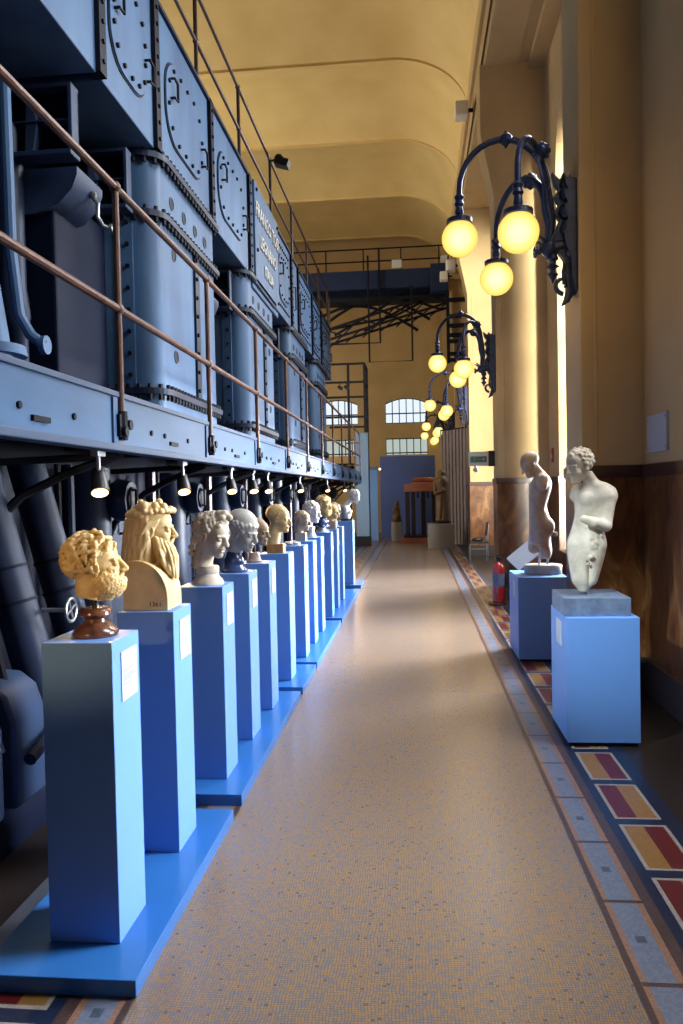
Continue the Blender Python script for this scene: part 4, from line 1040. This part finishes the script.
g.cone((-.005, -.120, 1.725 - .803), (-.015, -.148, 1.675 - .803), .052, .046, .03); g.cone((-.005, .120, 1.725 - .803), (-.015, .148, 1.675 - .803), .052, .046, .03)
g.cone((-.01, 0, 1.76 - .803), (-.085, 0, 1.86 - .803), .054, .046, .02)
g.op(lambda X, Y, Z: np.maximum(np.maximum(abs(X - .110) - .022, abs(Y + .06) - .02), abs(Z - .39) - .022), (.08, -.09, .36), (.14, -.03, .42), .004)
g.frame(Matrix.Translation((-.052, 0, 1.775 - .803)) @ Matrix.Rotation(R(-165), 4, 'Z') @ Matrix.Rotation(R(32), 4, 'Y'), .92); face_grid(.0075, 'short', None, 44, neck=False, g=g); g.frame()
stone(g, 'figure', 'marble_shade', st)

# ------------------------------------------------------------------ globe lamps on the piers
def wall_lamp():
    L = thing('wall_lamp', 'x', 'wall lamp', (0, 0, 0), 'three-globe wall lamps on the piers')
    P = 1.335; s = MB()   # local: X as in the hall minus 1.335, Y minus 6.40, Z minus 3.65
    def q(x, y, z): return (x - 1.335, y - 6.35, z - 3.65)
    bp = MB()
    sil = [(1.335, 3.22), (1.335, 4.14), (1.27, 4.15), (1.235, 4.19), (1.21, 4.14), (1.15, 4.20), (1.17, 4.11), (1.205, 4.06), (1.165, 4.01), (1.20, 3.95), (1.155, 3.87), (1.205, 3.82), (1.17, 3.74), (1.15, 3.66), (1.18, 3.58), (1.235, 3.50), (1.255, 3.42), (1.25, 3.34), (1.28, 3.26), (1.30, 3.20)]
    pts = [(x - 1.335, z - 3.65) for x, z in sil]
    bp.prism(pts, 'Y', -.035, .035)
    bp.prism([(a * .55, b * .96) for a, b in pts], 'Y', -.09, .09)
    for (x, z, r) in ((1.25, 4.02, .06), (1.25, 3.88, .07), (1.26, 3.74, .07), (1.285, 3.55, .05), (1.24, 4.1, .04)):
        for yy in (-.05, .05): bp.sphere(q(x, 6.35 + yy, z), r, 10, 0, (.8, .55, 1))
    sp = []
    for i in range(18):
        a = -PI / 2 - i * .36; r = .075 - .0035 * i; sp.append(q(1.235 + r * math.cos(a), 6.35, 3.30 + r * math.sin(a)))
    bp.tube(sp, [.022 - .0007 * i for i in range(18)], 6); bp.tube([q(1.30, 6.35, 3.5), q(1.31, 6.35, 3.3), q(1.26, 6.35, 3.17), q(1.22, 6.35, 3.13)], [.03, .04, .028, .006], 8)
    bp.tube([q(1.25, 6.35, 3.48), q(1.235, 6.35, 3.40), q(1.24, 6.35, 3.30)], .014, 6)
    bp.build('back_plate', 'lamp_iron', L)
    st_ = MB(); st_.tube([q(1.335, 6.35, 3.66), q(1.25, 6.35, 3.62), q(1.13, 6.35, 3.60)], [.05, .05, .06], 10); st_.sphere(q(1.12, 6.35, 3.60), .075, 12)
    st_.lathe([(.03, 0), (.05, -.05), (.028, -.07), (.025, -.09), (.055, -.115), (.022, -.13), (.02, -.155), (.048, -.175), (.02, -.21), (.004, -.25)][::-1], 12, q(1.15, 6.35, 3.56))
    for a in range(7): t = 2 * PI * a / 7; st_.sphere(q(1.015, 6.35 + .03 * math.cos(t), 3.57 + .03 * math.sin(t)), .018, 6)
    st_.tube([q(1.12, 6.35, 3.60), q(1.03, 6.35, 3.57)], .02, 8)
    for (dx, dy) in ((-.05, -.04), (-.06, .05), (.02, -.06)): st_.tube([q(1.12, 6.35, 3.58), q(1.12 + dx, 6.35 + dy, 3.66), q(1.12 + 2 * dx, 6.35 + 1.6 * dy, 3.70)], [.02, .016, .004], 6)
    st_.build('stem', 'lamp_iron', L)
    def arm(path, globe, boss, bossr, rr):
        a = MB(); a.tube([q(*p) for p in path], [.034 - .012 * i / (len(path) - 1) for i in range(len(path))], 10)
        bx, by, bz = boss
        if bossr > 0: a.sphere(q(*boss), bossr, 12); [a.sphere(q(bx + bossr * .8 * math.cos(t), by, bz + bossr * .8 * math.sin(t)), bossr * .42, 6) for t in [2 * PI * i / 8 for i in range(8)]]
        else: a.lathe([(.004, -.075), (.02, -.05), (.055, -.02), (.055, .02), (.02, .05), (.004, .075)], 8, q(*boss))
        gx, gy, gz = globe
        a.lathe([(.028, .36), (.042, .34), (.030, .31), (.042, .28), (.028, .26), (.036, .21), (.03, .19), (.06, .17), (.105, .158), (.105, .125), (.09, .12)][::-1], 20, q(gx, gy, gz))
        ao = a.build('arm', 'lamp_iron', L); gl = MB(); gl.sphere(q(gx, gy, gz), .148, 28); gl.build('globe', 'globe', ao, ang=180)
    # long arm over the walk
    cxa, cza, rx, rz = .76, 4.10, .355, .40
    pth = [(1.12, 6.35, 3.60), (1.145, 6.35, 3.80), (1.135, 6.35, 3.98)] + [(cxa + rx * math.cos(R(a)), 6.35, cza + rz * math.sin(R(a))) for a in range(0, 181, 12)] + [(cxa - rx, 6.35, 4.02)]
    arm(pth, (.405, 6.35, 3.715), (.79, 6.35, 4.50), 0, 0)
    for sgn, gx, gy, gz in ((-1, .775, 5.58, 3.49), (1, .765, 6.95, 3.535)):
        dy = gy - 6.35; dx = gx - 1.12; pth = [(1.12, 6.35, 3.60), (1.135, 6.35 + .04 * sgn, 3.80)]
        for i in range(15):
            t = PI * i / 14; u = .5 - .5 * math.cos(t)
            pth.append((1.12 + dx * (.04 + .96 * u), 6.35 + dy * (.06 + .94 * u), 3.93 + .35 * math.sin(t)))
        pth.append((gx, gy, 3.85)); u = .5
        arm(pth, (gx, gy, gz), (1.02, 6.35 + dy * .42, 4.25), .062, 0)
    return L
lamp0 = wall_lamp()
NAMES = ['nearest three-globe iron wall lamp, on the pier beside the leaning youth', 'second three-globe wall lamp, on the pier behind the armless torso', 'third three-globe wall lamp, beyond the exit sign', 'fourth three-globe wall lamp, near the end wall', 'farthest three-globe wall lamp, smallest by the end windows', 'added three-globe wall lamp on the pier beside the camera, out of view']
for i in range(6):
    l = lamp0 if i == 0 else copy_tree(lamp0)
    l.location = (1.335, 6.40 + PITCH * i if i < 4 else (29.3 if i == 4 else .18), 3.65); l['label'] = NAMES[i]  # last lamp added out of view beside the camera, for warm fill
# ------------------------------------------------------------------ small things on the right
o = 0
b = MB(); b.box(1.80, 1.8205, 5.66, 6.12, 1.90, 2.18)
for (y, z) in ((5.69, 1.93), (6.09, 1.93), (5.69, 2.15), (6.09, 2.15)): b.cyl((1.80, y, z), (1.796, y, z), .008, 8, 1)
tag(b.build('notice_panel', ['notice', 'steel'], None, smooth=False, origin=(1.81, 5.9, 2.0)), 'blank pale grey notice panel on the wall above the marble dado', 'notice panel')
al = thing('call_point', 'tiny red fire alarm plate on the wall behind the armless torso', 'alarm', (2.15, 12.1, 2.15)); b = MB(); b.box(2.128, 2.1505, 12.06, 12.16, 2.04, 2.26); b.build('plate', 'red_enamel', al, smooth=False, bevel=.004)
b = MB(); b.box(2.122, 2.13, 12.08, 12.14, 2.10, 2.16); b.build('button', 'card', al, smooth=False)

ex = thing('exit_sign', 'lit white and green emergency sign box sticking out from the second pier', 'sign', (1.335, 12.9, 2.14))
b = MB(); b.box(.90, 1.23, 12.88, 12.93, 2.03, 2.27); b.build('case', 'white_plastic', ex, smooth=False, bevel=.006)
b = MB(); b.box(.93, 1.20, 12.870, 12.882, 2.09, 2.19); sgn = b.build('green_band', 'sign_green', ex, smooth=False)
b = MB()   # running figure and arrow
b.cyl((1.00, 12.869, 2.168), (1.00, 12.866, 2.168), .010, 10); b.bar((1.0, 12.867, 2.155), (.99, 12.867, 2.13), .012, .003); b.bar((.99, 12.867, 2.13), (1.012, 12.867, 2.102), .009, .003); b.bar((.99, 12.867, 2.13), (.968, 12.867, 2.108), .009, .003); b.bar((.998, 12.867, 2.15), (1.02, 12.867, 2.138), .007, .003)
b.bar((1.07, 12.867, 2.14), (1.14, 12.867, 2.14), .014, .003); b.prism([(1.14, 2.115), (1.14, 2.165), (1.17, 2.14)], 'Y', 12.865, 12.869); b.build('pictogram', 'card', sgn, smooth=False)
b = MB(); b.box(1.23, 1.335, 12.87, 12.94, 2.02, 2.28); b.build('mount', 'black_plastic', ex, smooth=False, bevel=.004)
b = MB(); b.sphere((1.02, 12.93, 1.97), .045, 10); b.tube([(1.02, 12.93, 2.04), (1.02, 12.93, 1.98)], .02, 8); b.build('sensor', 'white_plastic', ex)

fe = thing('fire_extinguisher', 'red fire extinguisher standing on the floor by the second pier', 'extinguisher', (1.16, 10.95, 0))
b = MB(); b.lathe([(.075, .03), (.085, .04), (.085, .50), (.075, .55), (.045, .585), (.028, .60), (.028, .63)], 24, (1.16, 10.95, 0)); b.build('cylinder', 'red_enamel', fe)
b = MB(); b.lathe([(.12, 0), (.13, .01), (.12, .03), (.06, .035)], 24, (1.13, 10.92, 0)); b.build('foot', 'black_plastic', fe)
b = MB(); b.obox((1.16, 10.95, .65), (1, 0, 0), .03, (0, 1, 0), .03, (0, 0, 1), .03); b.bar((1.13, 10.95, .69), (1.26, 10.95, .72), .02); b.bar((1.14, 10.95, .665), (1.25, 10.95, .665), .015); b.build('valve', 'black_plastic', fe, smooth=False)
b = MB(); b.tube([(1.19, 10.93, .65), (1.27, 10.90, .62), (1.285, 10.88, .4), (1.27, 10.87, .18)], .013, 8); b.cyl((1.27, 10.87, .2), (1.27, 10.87, .08), .018, 8, 0, .03); b.build('hose', 'black_plastic', fe)
b = MB(); b.lathe([(.0858, .26), (.0858, .44)], 24, (1.16, 10.95, 0)); b.build('label_band', 'stone_blue', fe)

rd = thing('reading_stand', 'tilted pale information panel on a dark red stand behind the armless torso pedestal', 'information stand', (1.27, 8.75, 0))
ax = Vector((.62, 0, .58)).normalized(); nz = Vector((-.45, -.62, .60)).normalized(); ay = nz.cross(ax).normalized(); ax = ay.cross(nz)
b = MB(); b.obox((1.22, 8.7, .90), ax, .18, ay, .13, nz, .006); b.build('panel', 'card', rd, smooth=False, bevel=.003)
b = MB(); b.obox(Vector((1.26, 8.73, .89)) - nz * .03, ax, .20, ay, .15, nz, .02); b.build('panel_back', 'red_wood', rd, smooth=False, bevel=.01)
b = MB(); b.cyl((1.28, 8.78, .03), (1.28, 8.78, .86), .035, 12); b.box(1.12, 1.44, 8.62, 8.94, 0, .03); b.build('stand', 'dark_wood', rd, ang=40)

ch = thing('chair', 'dark chair with thin metal legs by the lit third pier', 'chair', (1.40, 17.4, 0))
b = MB(); b.box(1.19, 1.62, 17.2, 17.6, .42, .47); b.build('seat', 'black_plastic', ch, smooth=False, bevel=.01)
b = MB(); b.obox((1.60, 17.4, .74), (.15, 0, 1), .15, (0, 1, 0), .18, (1, 0, -.15), .015); b.build('backrest', 'black_plastic', ch, smooth=False, bevel=.01)
for (x, y) in ((1.21, 17.22), (1.6, 17.22), (1.21, 17.58), (1.6, 17.58)): MB().tube([(x, y, 0), (x, y, .42)], .013, 8).build('leg', 'steel', ch)
for y in (17.22, 17.58): MB().tube([(1.6, y, .42), (1.60, y, .55), (1.62, y, .85)], .013, 8).build('back_upright', 'steel', ch)
b = MB(); b.tube([(1.21, 17.22, .30), (1.6, 17.22, .30)], .010, 6); b.tube([(1.21, 17.22, .30), (1.21, 17.58, .30)], .010, 6); b.build('stretcher', 'steel', ch)
bg = thing('dark_bag', 'small dark bundle lying on the seat of the chair', 'bag', (1.38, 17.38, .47)); gg = Grid((-.2, -.2, -.02), (.2, .2, .2), .012); gg.ell((0, 0, .03), (.13, .1, .05), .02); gg.ell((.08, .02, .06), (.05, .06, .05), .02); gg.cutbelow(0); stone(gg, 'bundle', 'black_plastic', bg)

# grey curtain hanging in front of the third pier's far side
b = MB(); n = 40; poly = []
for i in range(n + 1): poly.append((.84 + .64 * i / n, 23.0 - .8 * i / n + .03 * math.sin(i * 1.1)))
for i in range(n, -1, -1): poly.append((.85 + .64 * i / n, 23.02 - .8 * i / n + .03 * math.sin(i * 1.1)))
fs = MB(); m_ = len(poly); h0, h1 = .03, 3.4
vs = [(x, y, h0) for x, y in poly] + [(x, y, h1) for x, y in poly]; fs.add(vs, [(i, (i + 1) % m_, (i + 1) % m_ + m_, i + m_) for i in range(m_)])
o = fs.build('curtain', 'curtain', None, origin=(1.15, 22.6, 0)); tag(o, 'tall grey purple curtain hanging beside the lit third pier', 'curtain')
o2 = MB().tube([(.80, 23.05, 3.42), (1.52, 22.15, 3.42)], .02, 8).build('curtain_rail', 'iron', o)
for p in ((.80, 23.08), (1.52, 22.2)): MB().tube([(p[0], p[1], 0), (p[0], p[1], 3.44)], .018, 8).build('curtain_pole', 'steel', o)

# ------------------------------------------------------------------ far end
def gthing(nm, m_, mb, label, cat, org, bevel=.006, smooth=False): return tag(mb.build(nm, m_, None, smooth=smooth, bevel=bevel, origin=org), label, cat)
gthing('stone_pedestal', 'grey_box', MB().box(.34, 1.08, 21.3, 22.0, 0, .69), 'plain grey block under the dark standing figure at the far end', 'pedestal', (.7, 21.6, 0))
t = thing('dark_statue', 'dark brown draped standing figure on the plain grey block', 'sculpture', (.76, 21.65, .69), local=True)
gg = Grid((-.32, -.3, -.02), (.32, .3, 1.6), .014); gg.ell((0, 0, .10), (.20, .18, .12), .03)
gg.cone((0, 0, .12), (0, 0, .75), .17, .19, .03); gg.cone((0, 0, .75), (0, 0, 1.15), .19, .20, .03); gg.ell((0, 0, 1.22), (.15, .22, .14), .04); gg.ell((0, 0, 1.40), (.11, .12, .13), .03)
for i in range(9):
    a = 2 * PI * i / 9; gg.cone((.17 * math.cos(a), .17 * math.sin(a), .10), (.14 * math.cos(a + .5), .15 * math.sin(a + .5), 1.15), .035, .04, .02)
gg.cone((-.20, -.05, 1.15), (-.19, -.16, .85), .06, .05, .03); gg.cone((-.19, -.16, .85), (.05, -.22, .95), .05, .04, .03); gg.cutbelow(0)
stone(gg, 'figure', 'old_bronze', t); MB().lathe([(.24, 0), (.24, .05), (.2, .07)], 24).build('plinth', 'dark_wood', t)

tb = thing('display_table', 'red brown wooden display stand on dark square legs at the far end', 'table', (.15, 24.0, 0))
MB().box(-.45, .80, 23.5, 24.6, 0, .17).build('base', 'red_wood', tb, smooth=False, bevel=.01)
MB().box(-.38, .78, 23.55, 24.55, .17, .23).build('base_plate', 'dark_wood', tb, smooth=False, bevel=.01)
for x in (-.24, -.06, .25, .60):
    for y in (23.65, 24.4): MB().box(x - .065, x + .065, y - .065, y + .065, .23, 1.60).build('leg', 'dark_wood', tb, smooth=False, bevel=.005)
MB().box(-.34, .80, 23.5, 24.6, 1.60, 1.84).build('top', 'red_wood', tb, smooth=False, bevel=.01)
b = MB()
for k in range(7): b.box(-.25 + .15 * k, -.18 + .15 * k, 23.52, 23.56, 1.40, 1.60)
b.build('apron', 'dark_wood', tb, smooth=False)
m = MB(); m.box(-.10, .80, 23.7, 24.4, 1.84, 1.90); m.lathe([(.30, 0), (.34, .03), (.34, .10), (.28, .14)], 20, (.30, 24.0, 1.90), ell=(1.1, .8)); gthing('carved_capital', 'red_wood', m, 'low reddish carved stone lying on the display stand', 'sculpture', (.3, 24, 1.84))
t = thing('small_statue', 'small ochre seated figure on a pale block beside the display stand', 'sculpture', (-.62, 25.0, 0), local=True); MB().box(-.17, .17, -.17, .17, 0, .62).build('block', 'grey_box', t, smooth=False, bevel=.01)
gg = Grid((-.25, -.25, .58), (.25, .25, 1.5), .014); gg.ell((0, 0, .75), (.15, .14, .16), .03); gg.ell((0, 0, .98), (.12, .14, .18), .04); gg.ell((.02, 0, 1.22), (.08, .08, .10), .03); gg.cone((-.02, -.12, 1.05), (.10, -.12, .85), .045, .04, .02); gg.cone((.05, .06, .75), (.14, .06, .64), .06, .05, .02); gg.cutbelow(.62); stone(gg, 'figure', 'old_bronze', t)

gthing('partition_panel', 'partition_blue', MB().box(-1.22, .72, 27.0, 27.2, 0, 2.86), 'wide dark blue partition panel under the end windows', 'partition', (-.25, 27.1, 0))
dp = gthing('blue_door_panel', 'panel_blue', MB().box(-1.80, -1.23, 25.2, 25.35, 0, 2.45), 'bright blue upright panel between the pale post and the dark partition', 'panel', (-1.5, 25.3, 0))
b = MB(); b.box(-1.80, -1.23, 25.17, 25.2, 2.34, 2.45); b.build('ledge', 'girder', dp, smooth=False)
pp = gthing('pale_blue_post', 'post_blue', MB().box(-1.755, -1.376, 22.65, 22.90, .30, 3.39), 'tall pale blue metal post at the end of the catwalk', 'post', (-1.56, 22.87, 0)); MB().box(-1.80, -1.34, 22.62, 22.93, 0, .30).build('foot', 'iron', pp, smooth=False)
sp = thing('spotlight', 'small round spotlight beside the blue panel at the far end', 'spotlight', (-1.15, 25.1, 2.36), local=True); b = MB(); b.sphere((0, 0, 0), .06, 10); b.tube([(0, 0, 0), (-.05, .08, .06)], .015, 6); b.build('can', 'steel', sp); b = MB(); b.sphere((0.01, -.05, 0), .035, 8); b.build('lamp_face', 'spot_face', sp)

# black steel stair tower behind the engine
tw = thing('steel_tower', 'black square tube frame tower in front of the left end windows', 'scaffold', (-2.1, 23.2, 0))
for (x, y) in ((-1.46, 23.0), (-1.95, 23.0), (-2.9, 23.0), (-1.46, 24.2), (-2.9, 24.2)): MB().box(x - .035, x + .035, y - .035, y + .035, 0, 5.52).build('upright', 'iron', tw, smooth=False)
for z in (5.5, 4.95, 4.5, 3.9): 
    MB().box(-2.9, -1.46, 22.97, 23.03, z - .03, z + .03).build('cross_bar', 'iron', tw, smooth=False); MB().box(-1.49, -1.43, 23.0, 24.2, z - .03, z + .03).build('cross_bar', 'iron', tw, smooth=False)
b = MB(); b.tube([(-2.55, 23, 3.6), (-1.5, 23.06, 3.6), (-1.45, 23.06, 3.4), (-1.45, 23.06, 2.9)], .03, 6); b.build('hand_rail', 'iron', tw)
b = MB(); b.box(-3.0, -1.7, 23.0, 24, 2.35, 2.5); b.build('landing', 'iron', tw, smooth=False)
for (x, z) in ((-2.0, 4.4), (-2.2, 4.42)):
    s = thing('spotlight', 'x', 'spotlight', (x, 22.9, 4.9), 'spotlights on the steel tower', local=True); s['label'] = 'black spotlight hung from the steel tower, ' + ('right one' if x > -2.1 else 'left one')
    b = MB(); b.tube([(0, 0, 0), (0, -.02, -.1)], .015, 6); b.tube([(-.03, .02, -.1), (.05, -.12, -.16)], [.05, .06], 10); b.build('can', 'black_plastic', s)

# bridge crane high across the hall
cr = thing('bridge_crane', 'dark blue bridge crane girder crossing below the vaults', 'crane', (-1, 25.2, 8.2))
MB().box(-9, 1.16, 24.9, 25.1, 8.22, 8.82).build('girder', 'crane_blue', cr, smooth=False, bevel=.01)
b = MB(); b.box(.62, 1.165, 24.6, 25.4, 8.0, 8.86); b.build('end_carriage', 'crane_blue', cr, smooth=False, bevel=.02)
for x in [.9 - 1.22 * k for k in range(8)]: MB().box(x - .02, x + .02, 24.86, 24.90, 8.82, 9.5).build('rail_post', 'iron', cr, smooth=False)
for z in (9.5, 9.1): MB().tube([(-9, 24.88, z), (1.1, 24.88, z)], .025, 6).build('hand_rail', 'iron', cr)
b = MB()     # bowed lower truss of the crane
def zl(x): return 7.75 + (x - 1.2) * .27
for d in (0, .42): b.bar((1.2, 25.2, zl(1.2) + d), (-2.9, 25.2, zl(-2.9) + d * .8), .07)
b.bar((1.2, 26.4, zl(1.2) + .1), (-2.9, 26.4, zl(-2.9) + .1), .07)
xs = [1.2 - .58 * k for k in range(8)]
for i in range(7): b.bar((xs[i], 25.2, zl(xs[i]) + (.4 if i % 2 else 0)), (xs[i + 1], 25.2, zl(xs[i + 1]) + (0 if i % 2 else .36)), .045); b.bar((xs[i], 25.2, zl(xs[i])), (xs[i + 1], 26.4, zl(xs[i + 1])), .035)
for (xa, za, xb, zb) in ((1.0, 8.2, -.6, 7.45), (-.6, 7.45, -2.8, 7.1), (.6, 8.2, -1.6, 7.0), (-.2, 8.2, -2.6, 6.9), (-.6, 8.22, 1.0, 7.6)): b.bar((xa, 25.6, za), (xb, 25.6, zb), .07)
b.tube([(-2.9 + .25 * k, 25.8, 7.35 + .75 * math.sin(PI * k / 14)) for k in range(15)], .05, 6); b.tube([(-4.0 + .3 * k, 25.8, 7.0 + .9 * math.sin(PI * k / 14)) for k in range(15)], .05, 6)
b.build('truss', 'engine_line', cr, smooth=False)
MB().box(-9, 1.15, 25.9, 26.1, 8.1, 8.5).build('rear_girder', 'crane_blue', cr, smooth=False)
MB().box(-9, 1.15, 25.1, 25.9, 7.9, 8.0).build('walkway', 'engine_line', cr, smooth=False)
b = MB(); b.box(-.62, -.30, 24.83, 24.87, 8.84, 9.10); b.build('control_box', 'notice', cr, smooth=False)
b = MB(); b.box(.95, 1.15, 24.7, 24.9, 8.87, 9.12); b.build('motor_box', 'notice', cr, smooth=False)
for (pts, lab) in (([(-2.74, 6.45), (-1.03, 6.45), (-1.03, 9.5)], 'nearer dark pipe frame hanging from the crane, left'), ([(-1.38, 9.2), (-1.38, 5.8), (.0, 5.8), (.0, 8.2)], 'dark square pipe frame hanging low from the crane, right')):
    o = MB().tube([(x, 24.8 if len(pts) == 3 else 24.6, z) for x, z in pts], .032, 6).build('pipe_frame', 'engine_line', None, smooth=False, origin=(pts[0][0], 24.7, pts[0][1])); tag(o, lab, 'pipe frame', 'pipe frames hanging from the crane')
mt = thing('contact_mast', 'dark vertical mast with side stubs on the right below the crane', 'mast', (1.2, 24.85, 5.7)); MB().box(1.10, 1.20, 24.70, 24.80, 5.70, 7.995).build('pole', 'engine_line', mt, smooth=False)
for (z, l) in ((7.72, .55), (7.2, .25), (6.9, .42), (6.6, .3), (6.4, .2), (6.0, .28), (5.8, .34)): MB().box(1.20, 1.28 + l, 24.70, 24.89, z - .05, z + .05).build('side_stub', 'engine_line', mt, smooth=False)
for i, (y, z, lab) in enumerate(((14.75, 8.8, 'white floodlight box on the high beam, nearest of three'), (19.6, 7.3, 'white floodlight box lower on the beam corbel, middle of three'), (23.8, 8.2, 'white floodlight box beside the crane end, farthest of three'))):
    t = thing('beam_floodlight', lab, 'floodlight', (1.18, y, z), 'white floodlights along the high beam', local=True); b = MB(); b.box(-.30, -.06, -.16, .16, -.13, .13); b.build('housing', 'white_plastic', t, smooth=False, bevel=.02); b = MB(); b.box(-.07, .06, -.03, .03, -.02, .03); b.build('arm', 'iron', t, smooth=False)

# ------------------------------------------------------------------ light
def area(name, loc, target, sx, sy, power, col, spread=180):
    l = bpy.data.lights.new(name, 'AREA'); l.shape = 'RECTANGLE'; l.size = sx; l.size_y = sy; l.energy = power; l.color = col; l.spread = R(spread)
    o = bpy.data.objects.new(name, l); COL.objects.link(o); o.location = loc
    d = (Vector(target) - Vector(loc)).normalized(); o.rotation_euler = d.to_track_quat('-Z', 'Y').to_euler(); return o
def point(name, loc, power, col, rad=.16):
    l = bpy.data.lights.new(name, 'POINT'); l.energy = power; l.color = col; l.shadow_soft_size = rad
    o = bpy.data.objects.new(name, l); COL.objects.link(o); o.location = loc; return o
def spot(name, loc, target, power, col, ang=70, blend=.6, rad=.03):
    l = bpy.data.lights.new(name, 'SPOT'); l.energy = power; l.color = col; l.spot_size = R(ang); l.spot_blend = blend; l.shadow_soft_size = rad
    o = bpy.data.objects.new(name, l); COL.objects.link(o); o.location = loc
    d = (Vector(target) - Vector(loc)).normalized(); o.rotation_euler = d.to_track_quat('-Z', 'Y').to_euler(); return o
DAY = (.93, .96, 1.0); WARM = (1.0, .66, .30); CREAM = (1.0, .94, .80)
# daylight through the windows of the bays
area('window_light', (3.2, 4.0, 6.2), (-1.2, 2.3, 1.5), 1.7, 3.0, 480, DAY)
area('window_light', (3.2, 4.3, 1.9), (-1.07, 2.9, .65), 1.5, 1.5, 66, DAY, 56)
area('window_light', (3.2, 10.2, 1.9), (-1.07, 7.6, .65), 2.4, 1.5, 300, DAY, 56)
area('window_light', (3.2, 16.0, 1.9), (-1.07, 12.4, .65), 3.4, 1.5, 330, DAY, 56)
area('window_light', (3.10, 6.9, 4.2), (2.46, 11.62, 3.6), .4, 6.0, 230, CREAM, 16)
area('window_light', (3.2, 9.6, 6.3), (-1.2, 6.6, 1.5), 2.6, 3.0, 420, DAY, 130)
area('window_light', (3.2, 15.2, 4.6), (1.4, 18.7, 4.0), 2.6, 7.0, 190, CREAM, 40)
area('window_light', (3.2, 15.8, 6.4), (-1.2, 12.5, 1.5), 4.0, 3.2, 420, DAY, 130)
spot('gallery_fill', (-1.48, 2.32, 3.48), (.98, 5.0, .95), 1000, (.78, .95, 1.0), 22, 1.0, .05)  # added spot brightening the pedestal under the leaning youth
area('window_light', (3.2, 22.3, 4.2), (0, 22.0, .6), 2.4, 5.0, 60, DAY, 130)
# warm ceiling fill added on the far left, out of view
area('hall_fill', (-11.6, 18, 8.4), (-1, 19.5, 11.5), 3.0, 21, 1550, (1.0, .88, .66), 150)
# globe lamps, the first set for the added lamp beside the camera
for i in range(-1, 4):
    for (x, y, z) in ((.405, 6.40, 3.50), (.775, 5.63, 3.28), (.765, 7.0, 3.32)): point('globe_light', (x, y + PITCH * i, z - .02), 4 if i >= 0 else 7, WARM, .05)
# spotlights under the catwalk
for (y, on) in SPOTS:
    spot('spot_light', (-1.645, y - .06, 1.66), (-1.20, y - .75 if y > 2 else y + 1.9, 1.28 if y > 2 else 1.42), 22 if y > 2 else 42, (1, .62, .26), 80 if y > 2 else 52)

w = bpy.data.worlds.new('world'); bpy.context.scene.world = w; w.use_nodes = True
bgn = w.node_tree.nodes['Background']; bgn.inputs[0].default_value = (.16, .40, 1.0, 1); bgn.inputs[1].default_value = .09

sc = bpy.context.scene
sc.view_settings.view_transform = 'Standard'; sc.view_settings.look = 'None'; sc.view_settings.gamma = 1.0; sc.view_settings.use_curve_mapping = False
sc.view_settings.exposure = 0.0
try:
    sc.cycles.max_bounces = 8; sc.cycles.diffuse_bounces = 4; sc.cycles.use_denoising = True; sc.cycles.caustics_reflective = False; sc.cycles.caustics_refractive = False
    sc.cycles.sample_clamp_indirect = 4.0
except Exception: pass
